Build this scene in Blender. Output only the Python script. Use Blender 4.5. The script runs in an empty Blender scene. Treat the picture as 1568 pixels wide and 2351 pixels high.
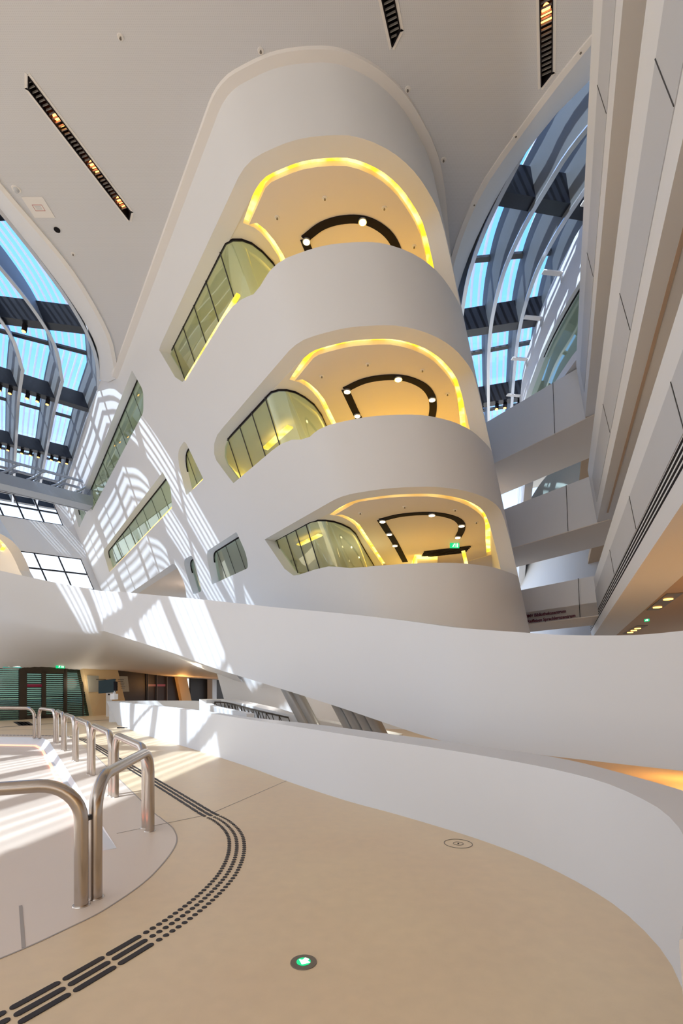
import bpy, math, random
from mathutils import Vector, Matrix
from mathutils.geometry import delaunay_2d_cdt
random.seed(3)
SC = bpy.context.scene
COL = SC.collection
EYE = 1.55
F = 1120.0
# ------------------------------------------------------------------ camera
cam = bpy.data.objects.new('camera', bpy.data.cameras.new('camera'))
COL.objects.link(cam)
cam.location = (0, 0, EYE)
cam.rotation_euler = (math.radians(90), 0, 0)
cam.data.sensor_fit = 'VERTICAL'
cam.data.sensor_height = 36.0
cam.data.lens = 36.0 * F / 2351.0
cam.data.shift_y = (1572 - 1175.5) / 2351.0
cam.data.clip_end = 500
SC.camera = cam
# ------------------------------------------------------------------ light
SUN_K = Vector((-0.64, -0.66, 1.0)).normalized()
sun = bpy.data.objects.new('sun', bpy.data.lights.new('sun', 'SUN'))
COL.objects.link(sun)
sun.data.energy = 9.0
sun.data.angle = math.radians(0.5)
sun.data.color = (1.0, 0.99, 0.97)
sun.rotation_euler = SUN_K.to_track_quat('Z', 'Y').to_euler()
W = bpy.data.worlds.new('sky'); SC.world = W; W.use_nodes = True
nt = W.node_tree; nt.nodes.clear()
wo = nt.nodes.new('ShaderNodeOutputWorld'); bg = nt.nodes.new('ShaderNodeBackground')
tc = nt.nodes.new('ShaderNodeTexCoord'); sx = nt.nodes.new('ShaderNodeSeparateXYZ')
cr = nt.nodes.new('ShaderNodeValToRGB')
el = cr.color_ramp.elements
el[0].position = 0.0; el[0].color = (0.86, 0.82, 0.80, 1)
el[1].position = 1.0; el[1].color = (0.10, 0.36, 1.0, 1)
e = el.new(0.22); e.color = (0.84, 0.88, 1.0, 1)
e = el.new(0.5); e.color = (0.24, 0.55, 1.0, 1)
nt.links.new(tc.outputs['Generated'], sx.inputs[0])
nt.links.new(sx.outputs['Z'], cr.inputs[0])
# the sky towards the sun (behind the camera) is hazier and brighter than the blue sky ahead
cb = nt.nodes.new('ShaderNodeValToRGB'); eb = cb.color_ramp.elements
eb[0].position = 0.0; eb[0].color = (0.42, 0.42, 0.43, 1)
eb[1].position = 1.0; eb[1].color = (0.45, 0.6, 0.9, 1)
e = eb.new(0.22); e.color = (0.60, 0.62, 0.65, 1)
e = eb.new(0.6); e.color = (0.92, 0.96, 1.0, 1)
bm = nt.nodes.new('ShaderNodeMapRange'); bm.inputs[1].default_value = 0.15; bm.inputs[2].default_value = -0.25
mxw = nt.nodes.new('ShaderNodeMixRGB')
nt.links.new(sx.outputs['Z'], cb.inputs[0]); nt.links.new(sx.outputs['Y'], bm.inputs[0])
nt.links.new(bm.outputs[0], mxw.inputs[0]); nt.links.new(cr.outputs[0], mxw.inputs[1]); nt.links.new(cb.outputs[0], mxw.inputs[2])
nt.links.new(mxw.outputs[0], bg.inputs[0])
nt.links.new(bg.outputs[0], wo.inputs[0])
bg.inputs[1].default_value = 1.95
SC.view_settings.view_transform = 'Standard'
SC.view_settings.look = 'None'
SC.view_settings.exposure = 0.0
SC.view_settings.gamma = 1.0
SC.view_settings.use_curve_mapping = False

# ------------------------------------------------------------------ materials
def mat(name, col, rough=0.5, metal=0.0, emit=None, es=0.0, noise=0.0, nscale=3.0, spec=0.5, trans=0.0, bump=0.0):
    m = bpy.data.materials.new(name); m.use_nodes = True
    t = m.node_tree; b = t.nodes['Principled BSDF']
    b.inputs['Base Color'].default_value = (*col, 1)
    b.inputs['Roughness'].default_value = rough
    b.inputs['Metallic'].default_value = metal
    b.inputs['Specular IOR Level'].default_value = spec
    if emit:
        b.inputs['Emission Color'].default_value = (*emit, 1)
        b.inputs['Emission Strength'].default_value = es
    if noise or bump:
        co = t.nodes.new('ShaderNodeTexCoord')
        n = t.nodes.new('ShaderNodeTexNoise'); n.inputs['Scale'].default_value = nscale
        n.inputs['Detail'].default_value = 6
        t.links.new(co.outputs['Object'], n.inputs['Vector'])
        if noise:
            r = t.nodes.new('ShaderNodeMixRGB'); r.blend_type = 'MIX'
            r.inputs[1].default_value = (*[c * (1 - noise) for c in col], 1)
            r.inputs[2].default_value = (*[min(1, c * (1 + noise)) for c in col], 1)
            t.links.new(n.outputs[0], r.inputs[0]); t.links.new(r.outputs[0], b.inputs['Base Color'])
        if bump:
            bu = t.nodes.new('ShaderNodeBump'); bu.inputs['Strength'].default_value = bump
            bu.inputs['Distance'].default_value = 0.02
            t.links.new(n.outputs[0], bu.inputs['Height']); t.links.new(bu.outputs[0], b.inputs['Normal'])
    return m
def glass(name, col, gloss=0.12, rough=0.02):
    m = bpy.data.materials.new(name); m.use_nodes = True
    t = m.node_tree; t.nodes.clear()
    o = t.nodes.new('ShaderNodeOutputMaterial'); mx = t.nodes.new('ShaderNodeMixShader')
    a = t.nodes.new('ShaderNodeBsdfTransparent'); g = t.nodes.new('ShaderNodeBsdfGlossy')
    a.inputs[0].default_value = (*col, 1); g.inputs['Roughness'].default_value = rough
    g.inputs[0].default_value = (0.9, 0.95, 0.9, 1)
    f = t.nodes.new('ShaderNodeLayerWeight'); f.inputs[0].default_value = 0.5
    pw = t.nodes.new('ShaderNodeMath'); pw.operation = 'POWER'; pw.inputs[1].default_value = 4.0
    ad = t.nodes.new('ShaderNodeMath'); ad.operation = 'MULTIPLY_ADD'; ad.inputs[1].default_value = 0.55; ad.inputs[2].default_value = gloss
    t.links.new(f.outputs['Facing'], pw.inputs[0]); t.links.new(pw.outputs[0], ad.inputs[0]); t.links.new(ad.outputs[0], mx.inputs[0])
    t.links.new(a.outputs[0], mx.inputs[1]); t.links.new(g.outputs[0], mx.inputs[2])
    t.links.new(mx.outputs[0], o.inputs[0])
    return m
def translucent(name, col, mixf=0.5):
    m = bpy.data.materials.new(name); m.use_nodes = True
    t = m.node_tree; t.nodes.clear()
    o = t.nodes.new('ShaderNodeOutputMaterial'); mx = t.nodes.new('ShaderNodeMixShader')
    a = t.nodes.new('ShaderNodeBsdfDiffuse'); g = t.nodes.new('ShaderNodeBsdfTranslucent')
    a.inputs[0].default_value = (*col, 1); g.inputs[0].default_value = (*col, 1)
    mx.inputs[0].default_value = mixf
    t.links.new(a.outputs[0], mx.inputs[1]); t.links.new(g.outputs[0], mx.inputs[2])
    t.links.new(mx.outputs[0], o.inputs[0])
    return m
def floor_mat():
    m = mat('floor_resin', (0.70, 0.56, 0.42), 0.42)
    t = m.node_tree; b = t.nodes['Principled BSDF']
    co = t.nodes.new('ShaderNodeTexCoord')
    n1 = t.nodes.new('ShaderNodeTexNoise'); n1.inputs['Scale'].default_value = 0.45; n1.inputs['Detail'].default_value = 8
    n2 = t.nodes.new('ShaderNodeTexNoise'); n2.inputs['Scale'].default_value = 9; n2.inputs['Detail'].default_value = 10
    r1 = t.nodes.new('ShaderNodeValToRGB')
    r1.color_ramp.elements[0].position = 0.38; r1.color_ramp.elements[0].color = (0.80, 0.61, 0.405, 1)
    r1.color_ramp.elements[1].position = 0.64; r1.color_ramp.elements[1].color = (0.84, 0.66, 0.43, 1)
    mx = t.nodes.new('ShaderNodeMixRGB'); mx.blend_type = 'MULTIPLY'; mx.inputs[0].default_value = 0.14
    t.links.new(co.outputs['Object'], n1.inputs['Vector']); t.links.new(co.outputs['Object'], n2.inputs['Vector'])
    t.links.new(n1.outputs[0], r1.inputs[0]); t.links.new(r1.outputs[0], mx.inputs[1]); t.links.new(n2.outputs[0], mx.inputs[2])
    t.links.new(mx.outputs[0], b.inputs['Base Color'])
    rr = t.nodes.new('ShaderNodeMapRange'); rr.inputs[3].default_value = 0.34; rr.inputs[4].default_value = 0.5
    t.links.new(n2.outputs[0], rr.inputs[0]); t.links.new(rr.outputs[0], b.inputs['Roughness'])
    return m
def ceil_mat():
    # perforated acoustic ceiling: fine regular dots
    m = mat('perforated_ceiling', (0.74, 0.71, 0.69), 0.8)
    t = m.node_tree; b = t.nodes['Principled BSDF']
    co = t.nodes.new('ShaderNodeTexCoord'); v = t.nodes.new('ShaderNodeTexVoronoi')
    v.inputs['Scale'].default_value = 22.0; v.inputs['Randomness'].default_value = 0.0
    r = t.nodes.new('ShaderNodeValToRGB')
    r.color_ramp.elements[0].position = 0.22; r.color_ramp.elements[0].color = (0.59, 0.605, 0.645, 1)
    r.color_ramp.elements[1].position = 0.34; r.color_ramp.elements[1].color = (0.65, 0.665, 0.705, 1)
    t.links.new(co.outputs['Object'], v.inputs['Vector']); t.links.new(v.outputs['Distance'], r.inputs[0])
    t.links.new(r.outputs[0], b.inputs['Base Color'])
    return m
def blind_mat():
    # glass door film with fine horizontal stripes: alternates clear and dark
    m = bpy.data.materials.new('striped_glazing'); m.use_nodes = True
    t = m.node_tree; t.nodes.clear()
    o = t.nodes.new('ShaderNodeOutputMaterial'); mx = t.nodes.new('ShaderNodeMixShader')
    a = t.nodes.new('ShaderNodeBsdfTransparent'); a.inputs[0].default_value = (0.30, 0.42, 0.38, 1)
    d = t.nodes.new('ShaderNodeBsdfPrincipled'); d.inputs['Base Color'].default_value = (0.02, 0.022, 0.02, 1); d.inputs['Roughness'].default_value = 0.2
    co = t.nodes.new('ShaderNodeTexCoord'); sp = t.nodes.new('ShaderNodeSeparateXYZ')
    mu = t.nodes.new('ShaderNodeMath'); mu.operation = 'MULTIPLY'; mu.inputs[1].default_value = 11.0
    fr = t.nodes.new('ShaderNodeMath'); fr.operation = 'FRACT'
    gt = t.nodes.new('ShaderNodeMath'); gt.operation = 'GREATER_THAN'; gt.inputs[1].default_value = 0.52
    t.links.new(co.outputs['Object'], sp.inputs[0]); t.links.new(sp.outputs['Z'], mu.inputs[0])
    t.links.new(mu.outputs[0], fr.inputs[0]); t.links.new(fr.outputs[0], gt.inputs[0])
    t.links.new(gt.outputs[0], mx.inputs[0]); t.links.new(a.outputs[0], mx.inputs[1]); t.links.new(d.outputs[0], mx.inputs[2])
    t.links.new(mx.outputs[0], o.inputs[0])
    return m
M = dict(
    white=mat('white_wall', (0.72, 0.735, 0.765), 0.55, noise=0.012, nscale=0.7),
    trim=mat('pale_trim', (0.80, 0.78, 0.765), 0.6),
    ceil=ceil_mat(), floor=floor_mat(),
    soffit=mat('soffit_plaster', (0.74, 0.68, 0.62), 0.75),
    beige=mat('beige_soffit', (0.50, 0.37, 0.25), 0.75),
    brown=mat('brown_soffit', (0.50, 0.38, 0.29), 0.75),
    grey=mat('grey_panel', (0.52, 0.54, 0.58), 0.55, noise=0.02, nscale=1.2),
    black=mat('matt_black', (0.010, 0.008, 0.010), 0.8, spec=0.15),
    dark=mat('dark_metal', (0.03, 0.03, 0.035), 0.35, 0.2),
    blackbeam=mat('dark_beam', (0.015, 0.018, 0.028), 0.3),
    fin=mat('grey_fin', (0.17, 0.185, 0.20), 0.55, 0.0),
    finedge=mat('fin_edge', (0.62, 0.64, 0.68), 0.25, 0.6),
    louvre=translucent('louvre_white', (0.88, 0.86, 0.93), 0.5),
    skyglass=glass('roof_glass', (0.86, 0.93, 1.0), 0.0),
    glass=glass('green_glass', (0.82, 0.90, 0.85), 0.10),
    steel=mat('brushed_steel', (0.50, 0.44, 0.39), 0.24, 1.0, noise=0.08, nscale=5),
    steel2=mat('grey_metal_coat', (0.33, 0.36, 0.41), 0.4, 0.3),
    amber=mat('amber_led', (1, 0.7, 0.1), 0.5, emit=(1.0, 0.60, 0.035), es=2.6),
    pink=mat('pink_led', (1, 0.4, 0.3), 0.5, emit=(1.0, 0.36, 0.24), es=1.8),
    lamp=mat('lamp_glow', (1, 0.8, 0.5), 0.5, emit=(1.0, 0.74, 0.42), es=14),
    redlamp=mat('heat_lamp_glow', (1, 0.3, 0.1), 0.5, emit=(1.0, 0.20, 0.04), es=12),
    orangelamp=mat('orange_lamp_glow', (1, 0.5, 0.1), 0.5, emit=(1.0, 0.42, 0.08), es=6),
    exitg=mat('exit_green', (0, 0.4, 0.15), 0.5, emit=(0.0, 0.55, 0.2), es=1.1),
    exitw=mat('exit_white', (1, 1, 1), 0.5, emit=(0.9, 1.0, 0.95), es=1.3),
    frame=mat('bronze_frame', (0.055, 0.042, 0.030), 0.4, 0.3),
    doorglass=blind_mat(), darkglass=mat('dark_glazing', (0.012, 0.008, 0.008), 0.45, spec=0.2),
    magenta=mat('magenta_sign', (0.30, 0.01, 0.06), 0.5),
    wine=mat('wine_lettering', (0.10, 0.008, 0.03), 0.5),
    sand=mat('warm_pillar', (0.66, 0.50, 0.28), 0.7),
    tactile=mat('tactile_black', (0.022, 0.016, 0.018), 0.6),
    joint=mat('joint_grey', (0.38, 0.33, 0.29), 0.6),
    pinkfloor=mat('pale_ramp_floor', (0.76, 0.64, 0.54), 0.4, noise=0.02, nscale=1.0),
    screen=mat('monitor_screen', (0.01, 0.015, 0.02), 0.5, spec=0.2, emit=(0.25, 0.5, 0.55), es=0.03),
    plate=mat('anodised_plate', (0.20, 0.17, 0.14), 0.45, 0.5),
    column=mat('column_grey', (0.40, 0.41, 0.42), 0.3, 0.25),
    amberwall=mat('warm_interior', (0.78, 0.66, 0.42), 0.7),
    inner=mat('interior_plaster', (0.76, 0.74, 0.68), 0.7),
    book=mat('book_shelf_grey', (0.45, 0.44, 0.42), 0.6, noise=0.5, nscale=9),
)
def vary_led(m):
    t = m.node_tree; b = t.nodes['Principled BSDF']
    co = t.nodes.new('ShaderNodeTexCoord'); n = t.nodes.new('ShaderNodeTexNoise'); n.inputs['Scale'].default_value = 1.6
    r = t.nodes.new('ShaderNodeValToRGB')
    r.color_ramp.elements[0].position = 0.42; r.color_ramp.elements[0].color = (0.62, 0.34, 0.012, 1)
    r.color_ramp.elements[1].position = 0.62; r.color_ramp.elements[1].color = (1.0, 0.72, 0.22, 1)
    t.links.new(co.outputs['Object'], n.inputs['Vector']); t.links.new(n.outputs[0], r.inputs[0]); t.links.new(r.outputs[0], b.inputs['Emission Color'])
vary_led(M['amber'])
# ------------------------------------------------------------------ helpers
def newobj(name, me, m, parent=None):
    o = bpy.data.objects.new(name, me); COL.objects.link(o)
    if m is not None: me.materials.append(m)
    if parent is not None: o.parent = parent
    return o
def meshobj(name, vs, fs, m, parent=None, smooth=False, angle=35):
    me = bpy.data.meshes.new(name); me.from_pydata([tuple(v) for v in vs], [], fs); me.validate(); me.update()
    import bmesh
    b = bmesh.new(); b.from_mesh(me); bmesh.ops.remove_doubles(b, verts=b.verts, dist=1e-5)
    bmesh.ops.recalc_face_normals(b, faces=b.faces); b.to_mesh(me); b.free()
    if smooth:
        for p in me.polygons: p.use_smooth = True
        me.set_sharp_from_angle(angle=math.radians(angle))
    return newobj(name, me, m, parent)
def tag(o, label=None, cat=None, group=None, kind=None):
    if label: o['label'] = label
    if cat: o['category'] = cat
    if group: o['group'] = group
    if kind: o['kind'] = kind
    return o
def struct(o): o['kind'] = 'structure'; return o
def thing(name, label, cat, loc=(0, 0, 0), group=None):
    o = bpy.data.objects.new(name, None); COL.objects.link(o); o.location = loc
    o.empty_display_size = 0.1
    return tag(o, label, cat, group)
def V(x, y, h): return Vector((x, y, h + EYE))
def U(px, py, Y=None, h=None):
    """point on the ray of a picture point, at depth Y or at height h above the eye"""
    if Y is None: Y = h * F / (1572 - py)
    return Vector(((px - 784) / F * Y, Y, (1572 - py) / F * Y + EYE))
def catmull(P, n=6):
    P = [Vector(p) for p in P]; out = []
    for i in range(len(P) - 1):
        p1, p2 = P[i], P[i + 1]
        p0 = P[i - 1] if i else p1 * 2 - p2
        p3 = P[i + 2] if i + 2 < len(P) else p2 * 2 - p1
        for k in range(n):
            t = k / n
            out.append(.5 * ((2 * p1) + (p2 - p0) * t + (2 * p0 - 5 * p1 + 4 * p2 - p3) * t * t + (3 * p1 - p0 - 3 * p2 + p3) * t ** 3))
    out.append(P[-1]); return out
def loft(name, sections, m, parent=None, closed=True, caps=True, smooth=True, angle=35, loop=False):
    n = len(sections[0]); vs = [v for s in sections for v in s]; fs = []
    ns = len(sections)
    for i in range(ns if loop else ns - 1):
        a = i * n; b = ((i + 1) % ns) * n
        for j in range(n if closed else n - 1):
            k = (j + 1) % n
            fs.append((a + j, a + k, b + k, b + j))
    if caps and closed and not loop:
        fs.append(tuple(range(n - 1, -1, -1))); fs.append(tuple((ns - 1) * n + j for j in range(n)))
    return meshobj(name, vs, fs, m, parent, smooth, angle)
def tube_geo(P, r, seg=14):
    P = [Vector(p) for p in P]; secs = []; up = None
    for i, p in enumerate(P):
        d = (P[min(i + 1, len(P) - 1)] - P[max(i - 1, 0)]).normalized()
        if up is None:
            up = d.orthogonal().normalized()
        up = (up - d * up.dot(d)).normalized(); s = d.cross(up)
        secs.append([p + (up * math.cos(2 * math.pi * k / seg) + s * math.sin(2 * math.pi * k / seg)) * r for k in range(seg)])
    return secs
def tube(name, P, r, m, parent=None, seg=14): return loft(name, tube_geo(P, r, seg), m, parent, smooth=True, angle=50)
class MB:
    def __init__(s): s.v = []; s.f = []
    def add(s, vs, fs):
        o = len(s.v); s.v += [Vector(v) for v in vs]; s.f += [tuple(i + o for i in f) for f in fs]
    def bar(s, a, b, w, t, up=(0, 0, 1)):
        """box along a-b, width w (sideways), thickness t (up)"""
        a = Vector(a); b = Vector(b); d = (b - a).normalized(); u = Vector(up)
        x = d.cross(u).normalized() * w / 2; y = x.cross(d).normalized() * t / 2
        vs = [a - x - y, a + x - y, a + x + y, a - x + y, b - x - y, b + x - y, b + x + y, b - x + y]
        s.add(vs, [(0, 1, 2, 3), (7, 6, 5, 4), (0, 4, 5, 1), (1, 5, 6, 2), (2, 6, 7, 3), (3, 7, 4, 0)])
    def prism(s, P, z0, z1, sh=(0, 0)):
        n = len(P); vs = [Vector((p[0], p[1], z0)) for p in P] + [Vector((p[0] + sh[0], p[1] + sh[1], z1)) for p in P]
        s.add(vs, [tuple(range(n - 1, -1, -1)), tuple(range(n, 2 * n))] + [(i, (i + 1) % n, n + (i + 1) % n, n + i) for i in range(n)])
    def cyl(s, c, ax, r0, r1, l, seg=16):
        c = Vector(c); ax = Vector(ax).normalized(); u = ax.orthogonal().normalized(); w = ax.cross(u)
        vs = []
        for k in range(seg):
            a = 2 * math.pi * k / seg; vs.append(c + (u * math.cos(a) + w * math.sin(a)) * r0)
        for k in range(seg):
            a = 2 * math.pi * k / seg; vs.append(c + ax * l + (u * math.cos(a) + w * math.sin(a)) * r1)
        s.add(vs, [tuple(range(seg - 1, -1, -1)), tuple(range(seg, 2 * seg))] + [(k, (k + 1) % seg, seg + (k + 1) % seg, seg + k) for k in range(seg)])
    def build(s, name, m, parent=None, smooth=False, angle=35): return meshobj(name, s.v, s.f, m, parent, smooth, angle)
def inpoly(p, poly):
    x, y = p; c = False; n = len(poly)
    for i in range(n):
        x1, y1 = poly[i]; x2, y2 = poly[i - 1]
        if (y1 > y) != (y2 > y) and x < (x2 - x1) * (y - y1) / (y2 - y1) + x1: c = not c
    return c
def sheet(name, mapfn, outer, holes, m, step=1.0, grid=None, thick=True, parent=None, angle=35):
    """flat pattern with openings laid on a surface; mapfn(u, v, 0|1) gives outer / inner face"""
    vs = []; es = []
    for loop in [outer] + holes:
        st = len(vs); pts = []
        for i in range(len(loop)):
            a = Vector(loop[i]); b = Vector(loop[(i + 1) % len(loop)]); n = max(1, math.ceil((b - a).length / step))
            pts += [a + (b - a) * k / n for k in range(n)]
        vs += pts; es += [(st + k, st + (k + 1) % len(pts)) for k in range(len(pts))]
    for g in (grid or []):
        if inpoly(g, outer) and not any(inpoly(g, h) for h in holes): vs.append(Vector(g))
    rv, re, rf, *_ = delaunay_2d_cdt(vs, es, [], 0, 1e-5)
    tr = []
    for f in rf:
        c = sum((rv[i] for i in f), Vector((0, 0))) / len(f)
        if inpoly(c, outer) and not any(inpoly(c, h) for h in holes): tr.append(tuple(f))
    n = len(rv)
    P = [mapfn(v[0], v[1], 0) for v in rv]
    fs = list(tr)
    if thick:
        P += [mapfn(v[0], v[1], 1) for v in rv]
        fs += [tuple(i + n for i in reversed(f)) for f in tr]
        cnt = {}
        for f in tr:
            for i in range(len(f)):
                e = (f[i], f[(i + 1) % len(f)]); k = tuple(sorted(e)); cnt.setdefault(k, []).append(e)
        for k, l in cnt.items():
            if len(l) == 1: a, b = l[0]; fs.append((b, a, a + n, b + n))
    return meshobj(name, P, fs, m, parent, True, angle)
def rounded(P, r, n=5):
    """round the corners of a 2D polygon; r is a number or list"""
    out = []; N = len(P)
    for i in range(N):
        p = Vector(P[i][:2]); a = Vector(P[i - 1][:2]); b = Vector(P[(i + 1) % N][:2])
        rr = r[i] if isinstance(r, (list, tuple)) else r
        rr = min(rr, (a - p).length * .48, (b - p).length * .48)
        if rr < 1e-3: out.append(tuple(p)); continue
        s = p + (a - p).normalized() * rr; e = p + (b - p).normalized() * rr
        for k in range(n + 1):
            t = k / n; q = s * (1 - t) ** 2 + p * 2 * t * (1 - t) + e * t * t; out.append(tuple(q))
    return out
# ------------------------------------------------------------------ leaning central building: plan profile at ceiling height, sheared by the lean
LX, LY = -0.317, -0.259
CH = 16.0                                       # ceiling height above the eye
PP = [(-40., 66.08), (-11.7, 25.4), (-3.44, 13.55), (-3.0, 13.1), (-2.5, 12.85), (-1.6, 12.56), (-.49, 12.47), (.18, 12.58), (.87, 12.87),
      (1.45, 13.28), (1.95, 13.8), (2.6, 14.7), (3.0, 15.6), (3.35, 16.7), (4.2, 19.5), (6, 25)]
PP = [Vector(p) for p in PP]
PR = [PP[0], PP[1], PP[2]]
for i in range(2, len(PP) - 2):
    p0, p1, p2, p3 = PP[i - 1], PP[i], PP[i + 1], PP[i + 2]
    if i == 2:
        d = (PP[2] - PP[1]).normalized(); p0 = p2 - d * 2 * (p2 - p1).length
    for k in range(1, 9):
        t = k / 8
        PR.append(.5 * ((2 * p1) + (p2 - p0) * t + (2 * p0 - 5 * p1 + 4 * p2 - p3) * t * t + (3 * p1 - p0 - 3 * p2 + p3) * t ** 3))
PR.append(PP[-1])
SS = [0.0]
for i in range(1, len(PR)): SS.append(SS[-1] + (PR[i] - PR[i - 1]).length)
s0 = SS[2]; SS = [s - s0 for s in SS]
def prof(s):
    for i in range(len(SS) - 1):
        if s <= SS[i + 1] or i == len(SS) - 2:
            t = (s - SS[i]) / (SS[i + 1] - SS[i]); return PR[i].lerp(PR[i + 1], t)
def pnorm(s):                                   # inward normal
    d = (prof(s + .12) - prof(s - .12)).normalized(); return Vector((-d.y, d.x))
def shp(s, h, off=0.0):
    p = prof(s) + pnorm(s) * off
    return V(p.x + LX * (h - CH), p.y + LY * (h - CH), h)
def loc(x, y, h): return V(x + LX * h, y + LY * h, h)      # plan point given at eye height
TH = 0.55
SOF = {3: 14.5, 2: 10.27, 1: 6.1}
PAR = {3: 12.2, 2: 8.04, 1: 3.9}
hole3 = [(-8.6, 14.42), (-8.3, 14.46), (6.6, 14.5), (7.05, 14.45), (7.3, 14.15), (7.36, 13.4), (7.3, 12.2), (6.3, 12.22), (0.2, 12.2), (-.45, 12.18), (-.9, 12.22), (-1.2, 12.33), (-1.65, 12.48), (-2.2, 12.6), (-3, 12.66), (-7.0, 12.68), (-7.5, 12.75), (-8.0, 13.15)]
hole2 = [(-6.9, 9.6), (-6.9, 9.85), (-6.6, 10.12), (-6.1, 10.26), (-5.5, 10.28), (6.6, 10.28), (7.05, 10.22), (7.3, 9.9), (7.42, 9.2), (7.5, 8.1), (6.3, 8.06), (1.2, 8.04), (.3, 8.04), (-.2, 8.02), (-.7, 8.12), (-1.2, 8.3), (-1.9, 8.42), (-2.6, 8.45), (-6.1, 8.47), (-6.35, 8.8)]
hole1 = [(-5.1, 6.05), (6.4, 6.12), (6.8, 6.05), (7.1, 5.8), (7.35, 5.2), (7.6, 4.0), (6.0, 3.9), (1.5, 3.9), (.6, 3.92), (-.1, 4.0), (-.7, 4.15), (-1.3, 4.28), (-2.2, 4.34), (-3.4, 4.36), (-3.8, 4.4), (-4.3, 4.75)]
wA = rounded([(-12.2, 15.3), (-30.4, 15.1), (-29.6, 13.73), (-12.7, 13.71), (-11.75, 14.25)], [0, .5, .1, .3, .3])
wB = rounded([(-13.05, 11.12), (-31.4, 11.12), (-32.2, 9.6), (-13.55, 9.56), (-12.75, 10.3)], [0, .5, .1, .15, .3])
wC = rounded([(-9.2, 11.2), (-10.6, 11.15), (-11.2, 9.47), (-8.71, 9.44)], [.25, .9, .1, .1])
wD = rounded([(-7.3, 6.86), (-11.3, 6.86), (-12.0, 5.37), (-7.35, 5.35), (-7.1, 5.9)], [.1, .45, .1, .2, .4])
wE = rounded([(-32.3, 15.4), (-35.4, 15.5), (-36.3, 14.1), (-31.9, 14.14)], [.2, .5, .1, .1])
wF = rounded([(-16.2, 7.3), (-29.5, 7.35), (-29.5, 5.2), (-16.6, 5.2), (-15.9, 6.0)], [.5, 0, 0, .2, .4])
wG = rounded([(-13.2, 7.1), (-14.9, 7.15), (-15.2, 5.3), (-13.7, 5.3)], [.3, .6, .1, .3])
ARC_END = 15.5
outer = [(-14.4, 17.0), (-14.4, 16.0), (ARC_END, 16.0), (ARC_END, -1.55), (-3.5, -1.55), (-6, 2.2), (-12, 3.3), (-20, 4.2), (-38, 6.5), (-38, 17.0)]
grid = [(s / 4., h * .9 - 1.2) for s in range(-2, 62) for h in range(20)] + [(s * 2., h * 1.5) for s in range(-19, 0) for h in range(2, 12)]
struct(sheet('wall_center', lambda s, h, k: shp(s, h, TH * k), outer, [hole3, hole2, hole1, wA, wB, wC, wD, wE, wF, wG], M['white'], step=.35, grid=grid, angle=40))
# trim line where the leaning wall meets the ceiling
ss = [-14.4 + i * .5 for i in range(28)] + [-.4 + i * .2 for i in range(70)]
struct(loft('trim_1', [[shp(s, 15.93, -.26), shp(s, 15.93, .02), shp(s, 16.05, .02), shp(s, 16.05, -.26)] for s in ss], M['trim'], angle=60))

# ------------------------------------------------------------------ ceilings
def xyh(P, h): return [V(p[0], p[1], h) for p in P]
edgeL = catmull([(-14.0, -14), (-13.1, -2), (-12.2, 6), (-11.55, 12), (-10.98, 15.7), (-10.5, 18.9), (-10.7, 22.1), (-11.25, 24.0), (-11.75, 25.45)], 5)
edgeL = [Vector((p[0], p[1])) for p in edgeL]
edgeR = catmull([(10.2, 7.0), (7.6, 10.2), (6.24, 12.1), (5.23, 14.1), (4.5, 16.0), (4.25, 18.5), (4.5, 22), (5.6, 27), (7.5, 33)], 5)
edgeR = [Vector((p[0], p[1])) for p in edgeR]
GR = [[(-8.23, 12.82), (-8.41, 13.1), (-7.31, 16.78), (-7.13, 16.5)], [(.56, 10.4), (.86, 10.4), (1.43, 11.92), (1.27, 12.22)], [(4.12, 10.2), (4.42, 10.2), (5.50, 12.75), (5.34, 13.04)]]
core = [(-11.75, 25.45)] + [tuple(prof(s) + pnorm(s) * .3) for s in [-13, -8, -4, -1, 0, .6, 1.2, 2, 3, 4, 5, 6, 7, 8, 10, 13, 15.4]]
cout = [tuple(p) for p in edgeL] + core[1:] + [(7.5, 33)] + [tuple(p) for p in reversed(edgeR[:-1])] + [(10.2, -14)]
def cmap(x, y, k): return V(x, y, CH + .45 * k)
struct(sheet('ceiling', cmap, cout, GR, M['ceil'], step=4, angle=30))
# rim from the ceiling edge up to the roof glazing frame
frL = [(-15.4, -14), (-14.4, -2), (-13.4, 6), (-12.75, 12), (-12.2, 17.4), (-12.0, 21.6), (-12.35, 24.6), (-13.5, 27.2)]
frL2 = catmull(frL, 6)
def resamp(P, n):
    P = [Vector(p) for p in P]; L = [0]
    for i in range(1, len(P)): L.append(L[-1] + (P[i] - P[i - 1]).length)
    out = []; j = 0
    for k in range(n):
        t = L[-1] * k / (n - 1)
        while j < len(L) - 2 and L[j + 1] < t: j += 1
        out.append(P[j].lerp(P[j + 1], (t - L[j]) / max(1e-9, L[j + 1] - L[j])))
    return out
def off2(P, d):                                 # offset to the left of travel
    out = []
    for i in range(len(P)):
        t = (P[min(i + 1, len(P) - 1)] - P[max(i - 1, 0)]).normalized()
        out.append(P[i] + Vector((-t.y, t.x)) * d)
    return out
NL = 60
eA = resamp([Vector((p[0], p[1])) for p in edgeL], NL); eB = resamp([Vector((p[0], p[1])) for p in frL2], NL)
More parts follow.
